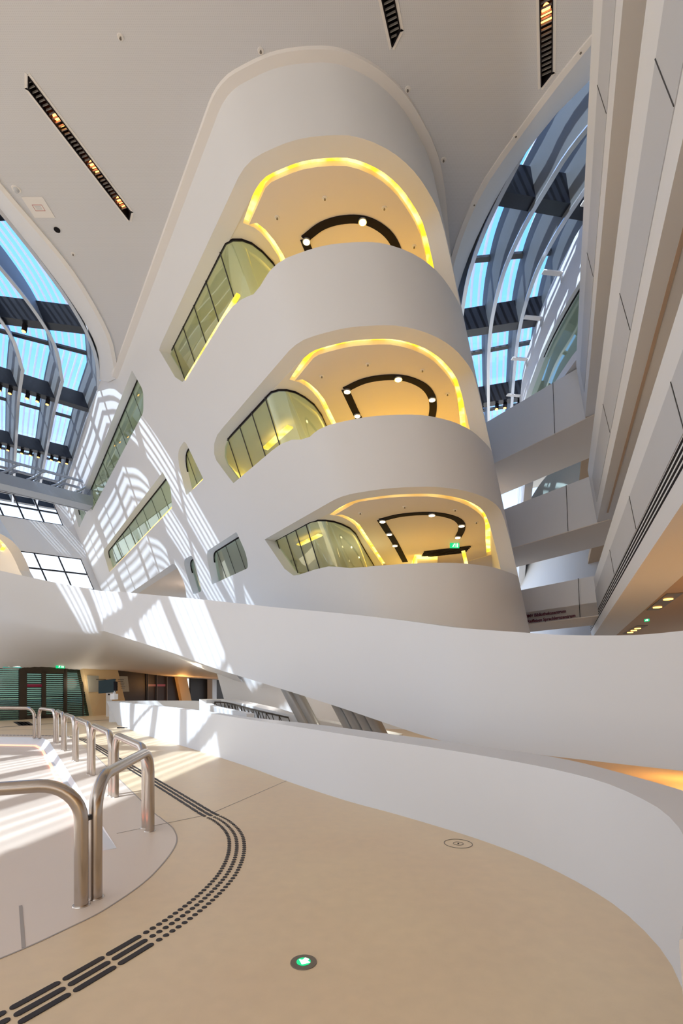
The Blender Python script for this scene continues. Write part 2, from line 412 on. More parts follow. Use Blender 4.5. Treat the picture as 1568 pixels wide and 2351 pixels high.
# W-parallel continuation of the frame curve
wdir = (PP[0] - PP[1]).normalized()
def on_wall(t, h): p = PP[2] + wdir * t; return Vector((p.x + LX * (h - CH), p.y + LY * (h - CH)))
secs = []
for a, b in zip(eA, eB):
    m1 = a.lerp(b, .45)
    secs.append([V(a.x, a.y, CH - .02), V(m1.x, m1.y, 16.28), V(b.x, b.y, 17.0), V(b.x + LX * 1.7, b.y + LY * 1.7, 18.7), V(a.x, a.y, 18.7)])
struct(loft('ceiling', secs, M['white'], angle=50))
lip = [[V(a.x - .02, a.y, 15.95), V(a.x + .16, a.y, 15.95), V(a.x + .16, a.y, 16.06), V(a.x - .02, a.y, 16.06)] for a in eA]
struct(loft('trim_2', lip, M['trim'], angle=60))
frR = catmull([(11.5, 8.4), (8.6, 11.6), (7.0, 13.7), (6.2, 14.9), (5.4, 17.1), (5.0, 20.4), (5.35, 24), (6.5, 28.5), (8.5, 34)], 6)
rA = resamp(edgeR, 40); rB = resamp([Vector((p[0], p[1])) for p in frR], 40)
secs = []
for a, b in zip(rA, rB):
    m1 = a.lerp(b, .45)
    secs.append([V(a.x, a.y, CH - .02), V(m1.x, m1.y, 16.28), V(b.x, b.y, 17.0), V(b.x - .5, b.y - .4, 18.7), V(a.x - .5, a.y - .4, 18.7)])
struct(loft('ceiling', secs, M['white'], angle=50))
lip = [[V(a.x - .16, a.y, 15.95), V(a.x + .02, a.y, 15.95), V(a.x + .02, a.y, 16.06), V(a.x - .16, a.y, 16.06)] for a in rA]
struct(loft('trim_3', lip, M['trim'], angle=60))
# roof slabs beyond the skylights
mb = MB(); mb.prism([(-45, -14), (-21.6, -14), (-20.4, 6), (-19.6, 20), (-20.4, 26), (-26, 36), (-35, 48), (-45, 60)], 17.0 + EYE, 17.8 + EYE)
struct(mb.build('ceiling', M['white']))
mb = MB(); mb.prism([(10.2, -14), (24, -14), (24, 12), (12, 12), (10.4, 8)], CH + EYE, CH + .5 + EYE)
struct(mb.build('ceiling', M['ceil']))

# ceiling grilles
GLAB = ['long black slotted ceiling light trough with three glowing red lamps, left side', 'short black slotted ceiling trough with no lit lamp, above the tower', 'black slotted ceiling trough with one glowing lamp, at the right']
GL = [[.26, .60, .90], [], [.50]]
for gi, g in enumerate(GR):
    t = thing('ceiling_light_trough', GLAB[gi], 'ceiling light', V(g[0][0], g[0][1], CH))
    base = t.location.copy()
    def rel(P): return [Vector(p) - base for p in P]
    mb = MB()
    zc = CH + EYE
    for i in range(4):
        a = Vector(g[i]); b = Vector(g[(i + 1) % 4])
        mb.bar(Vector((a.x, a.y, zc + .22)) - base, Vector((b.x, b.y, zc + .22)) - base, .03, .5)
    mb.prism([(p[0] - base.x, p[1] - base.y) for p in g], .45, .5)
    mb.build('trough_housing', M['black'], t)
    P = [Vector(p) for p in g]
    if gi == 0: a0, a1, b0, b1 = P[0], P[3], P[1], P[2]
    else: a0, a1, b0, b1 = P[1], P[2], P[0], P[3]
    L = ((a1 - a0).length + (b1 - b0).length) / 2
    n = int(L / .105)
    mb = MB()
    dd = (a1 - a0).normalized(); nn = Vector((-dd.y, dd.x))
    sgn = 1 if (b0 - a0).dot(nn) > 0 else -1
    wid = abs((b0 - a0).dot(nn))
    for k in range(1, n):
        q = a0 + dd * (k * .105 + .02); r = q + nn * sgn * wid
        mb.bar(Vector((q.x, q.y, zc + .03)) - base, Vector((r.x, r.y, zc + .03)) - base, .014, .05)
    mb.build('grille_slats', mat('slat_grey', (.25, .24, .23), .5) if gi == 0 else bpy.data.materials['slat_grey'], t)
    for fr_ in GL[gi]:
        q = a0 + dd * (L * fr_) + nn * sgn * wid * .5
        l_ = MB(); l_.cyl(Vector((q.x, q.y, zc + .07)) - base, (0, 0, 1), .10, .06, .08)
        l_.build('heat_lamp', M['redlamp'], t)
        r_ = MB()
        for k in (1, 2):
            c = q + dd * .12 * k
            a_ = c - nn * wid * .46; b_ = c + nn * wid * .46
            r_.bar(Vector((a_.x, a_.y, zc + .1)) - base, Vector((b_.x, b_.y, zc + .1)) - base, .03, .01)
        r_.build('glowing_reflector', M['orangelamp'], t)
    # pale frame on the ceiling
    mb = MB()
    for i in range(4):
        a = Vector(g[i]); b = Vector(g[(i + 1) % 4]); c = sum(P, Vector((0, 0))) / 4
        e_ = (b - a).normalized(); o_ = Vector((-e_.y, e_.x));
        if o_.dot(c - a) > 0: o_ = -o_
        a = a + o_ * .045 - e_ * .04; b = b + o_ * .045 + e_ * .04
        mb.bar(Vector((a.x, a.y, zc - .006)) - base, Vector((b.x, b.y, zc - .006)) - base, .08, .012)
    mb.build('trough_surround', M['trim'], t)
SPR = [(-5.46, 12.05, 'far from the tower above the long light trough'), (-2.04, 12.31, 'just in front of the tower top'), (1.78, 13.11, 'right of the tower top under the short trough'), (-9.97, 18.12, 'nearest the left skylight rim'), (-6.77, 18.06, 'left of the slanted wall trim'),
       (-4.51, 14.82, 'close to the slanted wall trim'), (3.11, 14.87, 'beside the right flank of the tower'), (5.08, 14.2, 'on the rim of the right skylight'), (4.42, 16.23, 'between the tower and the right skylight'), (6.04, 12.32, 'near the top of the right skylight')]
proto = None
for x, y, w in SPR:
    if proto is None:
        t = thing('sprinkler_head', '', 'sprinkler', V(x, y, CH), 'sprinklers on the main ceiling')
        mb = MB(); mb.cyl((0, 0, -.012), (0, 0, 1), .075, .08, .012); mb.build('rosette', M['trim'], t, True)
        mb = MB(); mb.cyl((0, 0, -.05), (0, 0, 1), .014, .02, .04); mb.cyl((0, 0, -.055), (0, 0, 1), .028, .028, .01); mb.build('nozzle', M['plate'], t, True)
        proto = t
    else:
        t = proto.copy(); COL.objects.link(t); t.location = V(x, y, CH)
        for c in proto.children:
            d = c.copy(); COL.objects.link(d); d.parent = t
    t['label'] = 'small ceiling sprinkler ' + w
# smoke hatch panel and detector beside left skylight
t = thing('access_hatch', 'square white ceiling access hatch with a red outlined notice beside the left skylight', 'hatch', V(-10.15, 16.35, CH))
mb = MB(); mb.bar((-.35, 0, -.01), (.35, 0, -.01), .7, .015); mb.build('hatch_panel', M['trim'], t)
mb = MB()
for a, b in [((-.16, -.1), (.16, -.1)), ((.16, -.1), (.16, .1)), ((.16, .1), (-.16, .1)), ((-.16, .1), (-.16, -.1))]:
    mb.bar((a[0], a[1], -.02), (b[0], b[1], -.02), .015, .006)
mb.build('notice_outline', mat('notice_red', (.55, .25, .25), .6), t)
mb = MB()
for k in range(3): mb.bar((-.1, -.05 + .045 * k, -.02), (.1, -.05 + .045 * k, -.02), .016, .005)
mb.build('notice_text', M['grey'], t)
mb = MB(); mb.cyl(V(-10.0, 17.15, CH - .03), (0, 0, 1), .1, .1, .03)
tag(mb.build('ceiling_socket', M['black']), 'small round black opening in the ceiling by the access hatch', 'ceiling outlet')
t = thing('smoke_detector', 'round grey smoke detector on the ceiling at the left, above the access hatch', 'smoke detector', V(-10.5, 15.75, CH))
mb = MB(); mb.cyl((0, 0, -.02), (0, 0, 1), .13, .14, .02); mb.build('detector_base', M['trim'], t, True)
mb = MB(); mb.cyl((0, 0, -.1), (0, 0, 1), .05, .09, .08); mb.build('detector_head', M['grey'], t, True)

# ------------------------------------------------------------------ skylights
def skylight(name, label, curve, offs, hb, ht, lean, beams, mull, nl, span, fins_from=0, lights=None, flip=1):
    """curve: plan polyline of the reference fin; offs: sideways offsets of fins (left of travel)"""
    t = thing(name, label, 'skylight', (0, 0, 0))
    lx, ly = lean
    N = 90
    C = resamp(curve, N)
    acc = [0]
    for i in range(1, N): acc.append(acc[-1] + (C[i] - C[i - 1]).length)
    def at(P, s):
        for i in range(N - 1):
            if s <= acc[i + 1]: return P[i].lerp(P[i + 1], (s - acc[i]) / (acc[i + 1] - acc[i]))
        return P[-1]
    paths = [off2(C, o) for o in offs]
    for P in paths:
        nrm = [((P[min(i + 1, N - 1)] - P[max(i - 1, 0)]).normalized()) for i in range(N)]
        nrm = [Vector((-d.y, d.x)) for d in nrm]
        secs = []
        for p, n in zip(P, nrm):
            a = p - n * .05; b = p + n * .05; dh = ht - hb
            secs.append([V(a.x, a.y, hb), V(b.x, b.y, hb), V(b.x + lx * dh, b.y + ly * dh, ht), V(a.x + lx * dh, a.y + ly * dh, ht)])
        fo = loft('fin', secs, M['fin'], t, angle=40)
        loft('fin_edge', [[V(p.x - n.x * .08, p.y - n.y * .08, hb - .05), V(p.x + n.x * .08, p.y + n.y * .08, hb - .05), V(p.x + n.x * .08, p.y + n.y * .08, hb), V(p.x - n.x * .08, p.y - n.y * .08, hb)] for p, n in zip(P, nrm)], M['finedge'], fo, angle=40)
    dt = ht - hb
    for s in beams:
        for k in range(len(paths) - 1):
            a = at(paths[k], s); b = at(paths[k + 1], s); d = (b - a).normalized()
            w = Vector((-d.y, d.x)) * .26
            mb = MB()
            q = [a - w, b - w, b + w, a + w]
            mb.add([V(v.x, v.y, hb + .12) for v in q] + [V(v.x + lx * .85, v.y + ly * .85, hb + .97) for v in q], [(3, 2, 1, 0), (4, 5, 6, 7), (0, 1, 5, 4), (1, 2, 6, 5), (2, 3, 7, 6), (3, 0, 4, 7)])
            mb.build('cross_beam', M['blackbeam'], t)
    for s in mull:
        for k in range(len(paths) - 1):
            a = at(paths[k], s); b = at(paths[k + 1], s)
            mb = MB(); mb.bar(V(a.x + lx * dt, a.y + ly * dt, ht - .06), V(b.x + lx * dt, b.y + ly * dt, ht - .06), .26, .10)
            mb.build('glazing_bar', M['blackbeam'], t)
    for k in range(len(paths) - 1):
        A, B = paths[k], paths[k + 1]
        vs = []; fs = []
        loft('glass_pane', [[V(a.x + lx * dt, a.y + ly * dt, ht), V(b.x + lx * dt, b.y + ly * dt, ht), V(b.x + lx * dt, b.y + ly * dt, ht + .02), V(a.x + lx * dt, a.y + ly * dt, ht + .02)] for a, b in zip(A, B)], M['skyglass'], t, angle=40)
        for j in range(nl):
            f = (j + .5) / nl; w = span
            secs = []
            for a, b in zip(A, B):
                c = a.lerp(b, f); n = (b - a).normalized() * w / 2; dh = dt + .22
                secs.append([V(c.x - n.x + lx * dh, c.y - n.y + ly * dh, ht + .20), V(c.x + n.x + lx * dh, c.y + n.y + ly * dh, ht + .20), V(c.x + n.x + lx * dh, c.y + n.y + ly * dh, ht + .23), V(c.x - n.x + lx * dh, c.y - n.y + ly * dh, ht + .23)])
            loft('louvre', secs, M['louvre'], t, angle=40)
    return t, paths, at
curveL = [Vector((p[0], p[1])) for p in catmull([(-15.4, -13.8), (-14.4, -2), (-13.4, 6), (-12.75, 12), (-12.2, 17.4), (-12.05, 21.6), (-12.6, 25.0), (-14.0, 28.2)], 8)] + [on_wall(t_, 17.0) for t_ in (22, 26, 30, 36, 42)]
curveL = [Vector(p) for p in catmull([Vector((p[0], p[1], 0)) for p in curveL], 3)]
curveL = [Vector((p[0], p[1])) for p in curveL]
skyL, pathsL, atL = skylight('skylight', 'large curved striped glass roof with dark fins at the left of the hall', curveL, [0.03, 1.85, 3.7, 5.55, 7.4], 17.0, 18.4, (LX, LY), [13.0, 21.0, 29.4, 37.6, 45.4, 53.6, 61.3, 69.0], [17, 25, 33.4, 41.6, 49.5, 57.5, 65.2], 6, .10)
a0 = [Vector(p) for p in catmull([(13.5, 7.5, 0), (9.6, 11.4, 0), (7.55, 14.8, 0), (7.0, 16.7, 0), (6.7, 18.8, 0), (6.75, 21, 0), (7.36, 24.3, 0), (9.2, 30.5, 0), (11, 36, 0)], 6)]
curveR = [Vector((p[0], p[1])) for p in a0]
skyR, pathsR, atR = skylight('skylight', 'curved glass roof with dark fins and lit stripes between the tower and the right galleries', curveR, [2.8, 1.4, 0, -1.35, -2.5], 17.0, 18.3, (LX, LY), [5.2, 12.2, 18.4, 24.9, 31.0], [8.6, 16.0, 22.0, 28.0], 4, .11)
# small spotlights hanging under the cross beams
spot = None
def spotlight(p, label):
    global spot
    if spot is None:
        t = thing('spotlight', '', 'spotlight', p, 'spotlights under the skylight beams')
        mb = MB(); mb.cyl((0, 0, -.05), (0, 0, 1), .03, .03, .12, 10); mb.build('bracket', M['black'], t)
        mb = MB(); mb.cyl((0, 0, -.38), (.1, .1, 1), .11, .11, .34, 14); mb.build('housing', M['black'], t, True)
        mb = MB(); mb.cyl((-.01, -.01, -.40), (.1, .1, 1), .085, .085, .03, 14); mb.build('lens', M['orangelamp'], t)
        spot = t
    else:
        t = spot.copy(); COL.objects.link(t); t.location = p
        for c in spot.children:
            d = c.copy(); COL.objects.link(d); d.parent = t
    t['label'] = label
ordn = ['first', 'second', 'third', 'fourth', 'fifth', 'sixth', 'seventh']
SPL = [(28.3 + 8.0, 'third'), (28.3, 'second')]
for bi, s in ((0, 37.6), (1, 45.4), (2, 53.6), (3, 61.3)):
    for k in range(4):
        for j, f in enumerate((.25, .52, .8)):
            if bi == 0 and (k, j) != (1, 1): continue
            if (k == 0 and bi == 1) or (k == 3 and j == 0): continue
            a = atL(pathsL[k], s); b = atL(pathsL[k + 1], s); c = a.lerp(b, f)
            spotlight(V(c.x, c.y, 17.12), 'amber spotlight %s, bay %s from right, %s beam from top, left skylight' % ('abc'[j] and ['right', 'middle', 'left'][j], ordn[k], ordn[bi]))
for k in range(4):
    for j, f in enumerate((.35, .7)):
        a = atR(pathsR[k], 24.9); b = atR(pathsR[k + 1], 24.9); c = a.lerp(b, f)
        spotlight(V(c.x, c.y, 17.12), '%s amber spotlight in bay %s of the right skylight low beam' % (['left', 'right'][j], ordn[k]))

# ------------------------------------------------------------------ tower floors: balcony ceilings, light coves, glazing, interiors
stripP = [(4.1, 26.7), (2.96, 22.2), (2.47, 20.25), (2.25, 19.75), (2.03, 19.4), (1.85, 19.22), (1.52, 19.08)]
def toLoc(s, off): p = prof(s) + pnorm(s) * off; return (p.x - LX * CH, p.y - LY * CH)
right = [toLoc(s, .60) for s in [.25, .6, .8, 1.2, 1.6, 2, 2.5, 3, 3.5, 4, 4.5, 5, 5.4, 5.8, 6.2, 6.6, 7.0, 7.6, 8.4, 9.5, 11, 14]]
strip = [Vector(p) for p in stripP + right]
glassP = [toLoc(s, .47) for s in (-9.3, -7, -5, -3.6, -2.6)] + [(.78, 19.75), (1.05, 19.62), (1.35, 19.62), (1.65, 19.75), (1.95, 20.05), (2.25, 20.5), (2.5, 21.2), (2.75, 22.5), (3.7, 27)]
glassP = [Vector(p) for p in glassP]
ALAB = {3: 'top', 2: 'middle', 1: 'bottom'}
for lv in (3, 2, 1):
    hs = SOF[lv]; hp = PAR[lv]; nm = ALAB[lv]
    # slab above this balcony
    back = 28.5
    outl = [toLoc(s, .3) for s in [-9.0 if lv == 3 else -7.4 if lv == 2 else -5.9, -5, -3, -1, 0, .5, 1, 1.5, 2, 2.5, 3, 3.5, 4, 4.5, 5, 5.5, 6, 6.5, 7, 7.5, 8.5, 10, 12, 15]] + [(8.5, 30), (-2, 30)]
    mb = MB(); mb.prism(outl, 0, .6)
    o = mb.build('ceiling', M['inner']); p = loc(0, 0, hs + .3); o.location = (p.x, p.y, p.z); struct(o)
    # inner ceiling panel inside the cove line
    ins = off2(strip, .17)
    panel = [tuple(q) for q in ins] + [(7.2, 28.2), (4.9, 28.2)]
    p = loc(0, 0, hs)
    mb = MB(); mb.prism(panel, 0, .2)
    o = mb.build('ceiling', M['soffit']); o.location = p; struct(o)
    # soffit ledge left of the glass line
    outq = [tuple(q) for q in off2(strip, -.02)]
    ledge = [toLoc(s, .5) for s in (-9.0 if lv == 3 else -7.4 if lv == 2 else -5.9, -4, -2, -.4, 0, .25)] + list(reversed(outq[:7])) + [(3.2, 28), (-1.5, 28)]
    mb = MB(); mb.prism(ledge, 0, .25)
    o = mb.build('ceiling', M['inner']); o.location = (p.x, p.y, p.z + .0); struct(o)
    # amber light cove
    S0 = off2(strip, -.03); S1 = off2(strip, .19)
    t = thing('cove_light', 'glowing amber light strip around the %s balcony ceiling' % nm, 'light strip', p, 'amber ceiling coves of the tower balconies')
    loft('led_strip', [[(a.x, a.y, .14), (b.x, b.y, .14), (b.x, b.y, .18), (a.x, a.y, .18)] for a, b in zip(S0, S1)], M['amber'], t, angle=60)
    # curved glazing
    g = thing('curved_glazing', 'green tinted curved glass screen at the left of the %s balcony' % nm, 'glass screen', loc(0, 0, hs), 'curved glass screens of the tower balconies')
    hsill = {3: 11.9, 2: 7.7, 1: 3.6}[lv]
    base = loc(0, 0, hs)
    def gp(q, h, o=0.0): return loc(q[0], q[1], h) - base
    GP = glassP if lv == 3 else [Vector(toLoc(s, .47)) for s in ((-7.3, -6, -4.5, -3.2, -2.6) if lv == 2 else (-5.6, -4.6, -3.8, -3.1, -2.6))] + glassP[5:]
    GQ = off2(GP, .02)
    loft('glass_pane', [[gp(a, hsill), gp(b, hsill), gp(b, hs), gp(a, hs)] for a, b in zip(GP, GQ)], M['glass'], g, angle=40)
    G0 = off2(GP, -.012); G1 = off2(GP, .035)
    loft('head_frame', [[gp(a, hs - .05), gp(b, hs - .05), gp(b, hs), gp(a, hs)] for a, b in zip(G0, G1)], M['black'], g, angle=40)
    for s in {3: (-8.05, -6.7, -5.35, -4.0, -2.6), 2: (-6.1, -4.9, -3.75, -2.6), 1: (-4.9, -4.1, -3.3, -2.5)}[lv]:
        q = toLoc(s, .455)
        mb = MB(); mb.bar(gp(q, hsill), gp(q, hs), .03, .03); mb.build('glass_joint', M['dark'], g)
# sill light on the top window, inner light bars
def ledbar(label, s0_, s1_, h, off, w=.06, n=8, hh=.05):
    sec = [[shp(s0_ + (s1_ - s0_) * i / n, h, off), shp(s0_ + (s1_ - s0_) * i / n, h, off + w), shp(s0_ + (s1_ - s0_) * i / n, h + hh, off + w), shp(s0_ + (s1_ - s0_) * i / n, h + hh, off)] for i in range(n + 1)]
    o = loft('led_bar', sec, M['amber'], None, angle=40)
    return tag(o, label, 'light strip')
ledbar('amber light strip along the sill of the long top left tower window', -7.2, -1.75, 12.67, -.01, .12)
ledbar('amber light strip along the sill of the lower slanted window in the left wall', -13.6, -32.0, 9.57, .02, .12, 12)
ledbar('short amber light strip at the foot of the small arched window', -8.85, -10.3, 9.46, .05, .12)
ledbar('short amber light bar behind the middle tower window glass', -5.6, -3.4, 10.0, 1.7, .25)
ledbar('amber light bar behind the bottom tower window glass', -4.6, -2.9, 5.9, 1.2, .2)
# windows in the long wall: panes and mullions
def wallwin(label, poly, mull, slope=.0):
    g = thing('slanted_window', label, 'window', (0, 0, 0))
    sheet('glass_pane', lambda s, h, k: shp(s, h, .40 + .02 * k), poly, [], M['glass'], step=1, parent=g)
    mb = MB()
    hs_ = [p[1] for p in poly]; lo, hi = min(hs_), max(hs_)
    for s in mull:
        mb.bar(shp(s, lo, .39), shp(s, hi, .39), .02, .02)
    mb.build('glass_joints', M['dark'], g)
    N = len(poly); mb = MB()
    for i in range(N):
        a = poly[i]; b = poly[(i + 1) % N]
        if a[1] > lo + .3 and b[1] > lo + .3 and math.dist(a, b) > 1e-3: mb.bar(shp(a[0], a[1] - .02, .37), shp(b[0], b[1] - .02, .37), .05, .05)
    mb.build('black_edge', M['black'], g)
wallwin('long slanted glass window highest in the left wall, under the ceiling', wA, [-14 - 1.9 * i for i in range(9)])
wallwin('long slanted window with an amber sill, second down in the left wall', wB, [-15 - 2.1 * i for i in range(8)])
wallwin('small arched window glowing amber inside, left of the middle tower window', wC, [-10.3])
wallwin('small slanted window with rounded corners, lowest beside the tower', wD, [-8.4, -9.6, -10.8])
wallwin('small bright window at the far end of the left wall, under the footbridge', wE, [-33.6])
wallwin('small dark green window beside the brown recess, above the ramp wall', wG, [])
# interior behind the long wall
def slabL(h, m, s_a, s_b, d=6.0, th=.45, name='ceiling'):
    pl = [toLoc(s_a, .5), toLoc(s_b, .5), toLoc(s_b, d), toLoc(s_a, d)]
    mb = MB(); mb.prism(pl, 0, th); o = mb.build(name, m); o.location = loc(0, 0, h); return struct(o)
slabL(15.35, M['inner'], -38, -9.6); slabL(11.15, M['inner'], -38, -8.2); slabL(7.36, M['soffit'], -38, -6.6)
slabL(13.2, M['inner'], -38, -9.6, th=.4); slabL(9.0, M['inner'], -38, -8.2, th=.4); slabL(4.6, M['inner'], -38, -12.5, th=.3)
struct(sheet('wall_back', lambda s, h, k: shp(s, h, 5.6 + .3 * k), [(-27, 3), (-9.5, 3), (-9.5, 16.2), (-27, 16.2)], [], M['inner'], step=3))
struct(sheet('wall_back', lambda s, h, k: shp(s, h, 5.6 + .3 * k), [(-38, 9.0), (-27.2, 9.0), (-27.2, 16.2), (-38, 16.2)], [[(-37, 9.4), (-28.4, 9.4), (-28.4, 10.9), (-37, 10.9)], [(-37, 13.8), (-31, 13.8), (-31, 15.0), (-37, 15.0)]], M['inner'], step=3))
# shelves seen through the lowest window
for i, (s, lab) in enumerate([(-8.4, 'right'), (-10.2, 'left')]):
    t = thing('bookshelf', 'tall grey bookshelf behind the lowest slanted window, %s one' % lab, 'bookshelf', shp(s, 4.65, 2.2))
    b = t.location
    mb = MB(); mb.bar((-.6, .8, .03), (.6, -.8, .03), .4, .06)
    for k in range(5): mb.bar((-.6, .8, .4 * k + .3), (.6, -.8, .4 * k + .3), .4, .04)
    mb.build('shelves', M['inner'], t)
    mb = MB()
    for k in range(4):
        for j in range(12):
            a = -.55 + 1.1 * j / 12; hgt = .22 + .1 * random.random()
            mb.bar((a, -a * 1.33, .4 * k + .33 + hgt / 2), (a + .08, -(a + .08) * 1.33, .4 * k + .33 + hgt / 2), .3, hgt)
    mb.build('books', M['book'], t)
# tracks with downlights in the balcony ceilings
tr0 = [Vector(p) for p in catmull([(5.1, 25.8, 0), (4.2, 22.4, 0), (3.75, 20.9, 0), (3.38, 19.62, 0)], 4)]
tr1 = [Vector(p) for p in catmull([(3.38, 19.62, 0), (4.0, 19.15, 0), (4.7, 18.95, 0), (5.4, 19.0, 0), (6.05, 19.4, 0), (6.45, 20.0, 0), (6.66, 20.8, 0), (6.75, 21.8, 0)], 5)]
def flatstrip(P, w, z0, z1):
    P2 = [Vector((p[0], p[1])) for p in P]; A = off2(P2, w / 2); B = off2(P2, -w / 2)
    return [[(a.x, a.y, z0), (b.x, b.y, z0), (b.x, b.y, z1), (a.x, a.y, z1)] for a, b in zip(A, B)]
SP = {3: [(3.45, 19.66, 'at the left bend'), (5.25, 18.98, 'near the middle')], 2: [(3.45, 19.66, 'at the left bend'), (5.15, 18.98, 'near the middle'), (6.5, 20.15, 'at the right bend'), (3.85, 21.2, 'on the left leg')],
      1: [(3.45, 19.66, 'at the left bend'), (5.15, 18.98, 'near the middle'), (6.5, 20.15, 'at the right bend'), (3.85, 21.2, 'on the left leg near the bend'), (4.25, 22.8, 'on the left leg lower down'), (6.7, 21.6, 'on the right leg')]}
dl = None
for lv in (3, 2, 1):
    hs = SOF[lv]; t = thing('light_track', 'black curved light track in the %s balcony ceiling' % ALAB[lv], 'light track', loc(0, 0, hs), 'black light tracks of the tower balconies')
    loft('track_channel', flatstrip(tr0, .27, -.02, .0), M['black'], t, angle=60)
    loft('track_channel', flatstrip(tr1, .27, -.025, .0), M['black'], t, angle=60)
    for x, y, w in SP[lv]:
        p = loc(x, y, hs - .02)
        if dl is None:
            d = thing('downlight', '', 'downlight', p, 'downlights in the balcony light tracks')
            mb = MB(); mb.cyl((0, 0, -.05), (0, 0, 1), .13, .13, .05, 20); mb.build('ring', M['finedge'], d, True)
            mb = MB(); mb.cyl((0, 0, -.06), (0, 0, 1), .10, .10, .02, 20); mb.build('lamp', M['lamp'], d)
            dl = d
        else:
            d = dl.copy(); COL.objects.link(d); d.location = p
            for c in dl.children:
                e = c.copy(); COL.objects.link(e); e.parent = d
        d['label'] = 'round glowing downlight %s of the %s balcony light track' % (w, ALAB[lv])
    # unseen amber lamps added behind the parapets to light the balcony ceilings
    for (x, y, en, hz) in [(4.8, 21.8, 110, 1.9), (5.6, 25.0, 220, 1.6)]:
        L = bpy.data.objects.new('interior_lamp', bpy.data.lights.new('interior_lamp', 'POINT')); COL.objects.link(L)
        L.location = loc(x, y, hs - hz - .5); L.data.energy = en; L.data.color = (1.0, .54, .07); L.data.shadow_soft_size = .4
    # sprinklers on the balcony ceiling
    for j, (x, y) in enumerate([(2.6, 18.9), (4.1, 18.3), (5.9, 18.6), (7.0, 19.9)]):
        t2 = proto.copy(); COL.objects.link(t2); t2.location = loc(x, y, hs); t2['group'] = 'sprinklers on the balcony ceilings'
        t2['label'] = 'small sprinkler on the %s balcony ceiling, %s from the left' % (ALAB[lv], ordn[j])
        for c in proto.children:
            e = c.copy(); COL.objects.link(e); e.parent = t2
# back wall of the balcony rooms
mb = MB()
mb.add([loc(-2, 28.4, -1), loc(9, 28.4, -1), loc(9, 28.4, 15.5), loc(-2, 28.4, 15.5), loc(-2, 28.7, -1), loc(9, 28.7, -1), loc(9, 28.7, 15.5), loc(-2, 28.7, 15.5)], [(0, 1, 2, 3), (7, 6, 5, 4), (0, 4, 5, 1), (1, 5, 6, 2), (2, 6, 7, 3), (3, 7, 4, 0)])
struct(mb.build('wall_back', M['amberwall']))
# interior core column with light edge, bottom floor
mb = MB(); mb.prism([(5.0, 24.2), (6.0, 24.4), (6.0, 26.5), (5.2, 26.5)], 2.9 + EYE, 6.1 + EYE)
o = mb.build('core_pillar', M['inner']); o.location = (LX * 4.5, LY * 4.5, 0); tag(o, 'cream pillar with a glowing edge inside the bottom balcony', 'pillar')
ledo = MB(); ledo.prism([(4.86, 24.1), (4.98, 24.12), (5.1, 26.5), (4.98, 26.5)], 2.9 + EYE, 6.08 + EYE); ledo.prism([(4.86, 24.05), (5.98, 24.28), (5.98, 24.38), (4.86, 24.17)], 5.95 + EYE, 6.08 + EYE)
ledo.build('edge_light', M['amber'], o)
mb = MB()
for k in range(5): mb.bar(loc(5.7, 23.9 + k * .22, 6.06), loc(7.6, 23.0 + k * .22, 6.06), .1, .04)
tag(mb.build('air_grille', M['black']), 'black slatted air grille in the bottom balcony ceiling', 'grille')
mb = MB(); mb.bar(loc(7.35, 23.4, 4.2), loc(7.35, 23.4, 6.0), .16, .05)
tag(mb.build('led_bar', M['amber']), 'upright amber light bar on the right wall of the bottom balcony', 'light strip')
def exit_sign(p, w, label, rx=0.0, rz=0.0):
    t = thing('exit_sign', label, 'exit sign', p); t.rotation_euler = (rx, 0, rz)
    mb = MB(); mb.bar((-w / 2, 0, 0), (w / 2, 0, 0), .04, w * .55); mb.build('sign_box', M['exitg'], t)
    mb = MB(); y = -.026; k = w / .4
    # running figure, arrow and door
    mb.bar((-.02 * k, y, .03 * k), (-.05 * k, y, -.02 * k), .006, .03 * k, (1, 0, 0)); mb.bar((-.05 * k, y, -.02 * k), (-.02 * k, y, -.07 * k), .006, .02 * k, (1, 0, 0))
    mb.bar((-.05 * k, y, -.02 * k), (-.1 * k, y, -.06 * k), .006, .02 * k, (1, 0, 0)); mb.bar((-.08 * k, y, .02 * k), (.02 * k, y, .02 * k), .006, .015 * k)
    mb.cyl((-.015 * k, y - .003, .065 * k), (0, 1, 0), .02 * k, .02 * k, .006, 10)
    mb.bar((.05 * k, y, -.08 * k), (.05 * k, y, .08 * k), .006, .02 * k, (1, 0, 0)); mb.bar((.12 * k, y, -.08 * k), (.12 * k, y, .08 * k), .006, .05 * k, (1, 0, 0))
    mb.build('pictogram', M['exitw'], t)
    return t
exit_sign(loc(6.72, 22.4, 5.95), .4, 'small green exit sign in the bottom balcony')

# ------------------------------------------------------------------ footbridge across the left skylight canyon
pA = shp(-28.9, 14.1, .1); pB = Vector((-24.6, 33.2, 14.3 + EYE)); pB = pA + (pB - pA).normalized() * 14
t = thing('footbridge', 'grey steel footbridge with curved openings crossing the canyon under the left skylight', 'footbridge', (0, 0, 0))
dv = (pB - pA).normalized(); sd = dv.cross(Vector((0, 0, 1))).normalized(); up = Vector((0, 0, 1))
for sgn in (0, 1):
    o_ = sd * (1.5 * sgn)
    mb = MB(); mb.bar(pA + o_ + up * .1, pB + o_ + up * .1, .16, .75); mb.build('girder', M['steel2'], t)
    mb = MB(); mb.bar(pA + o_ + up * 1.45, pB + o_ + up * 1.45, .16, .14); mb.build('top_chord', M['steel2'], t)
    for k in range(9):
        a = pA + dv * (1.55 * k + .1)
        P = catmull([a + up * 1.42, a + dv * .28 + up * 1.25, a + dv * .75 + up * .75, a + dv * 1.15 + up * .47], 3)
        tube('curved_web', [p + o_ for p in P], .085, M['steel2'], t, 8)
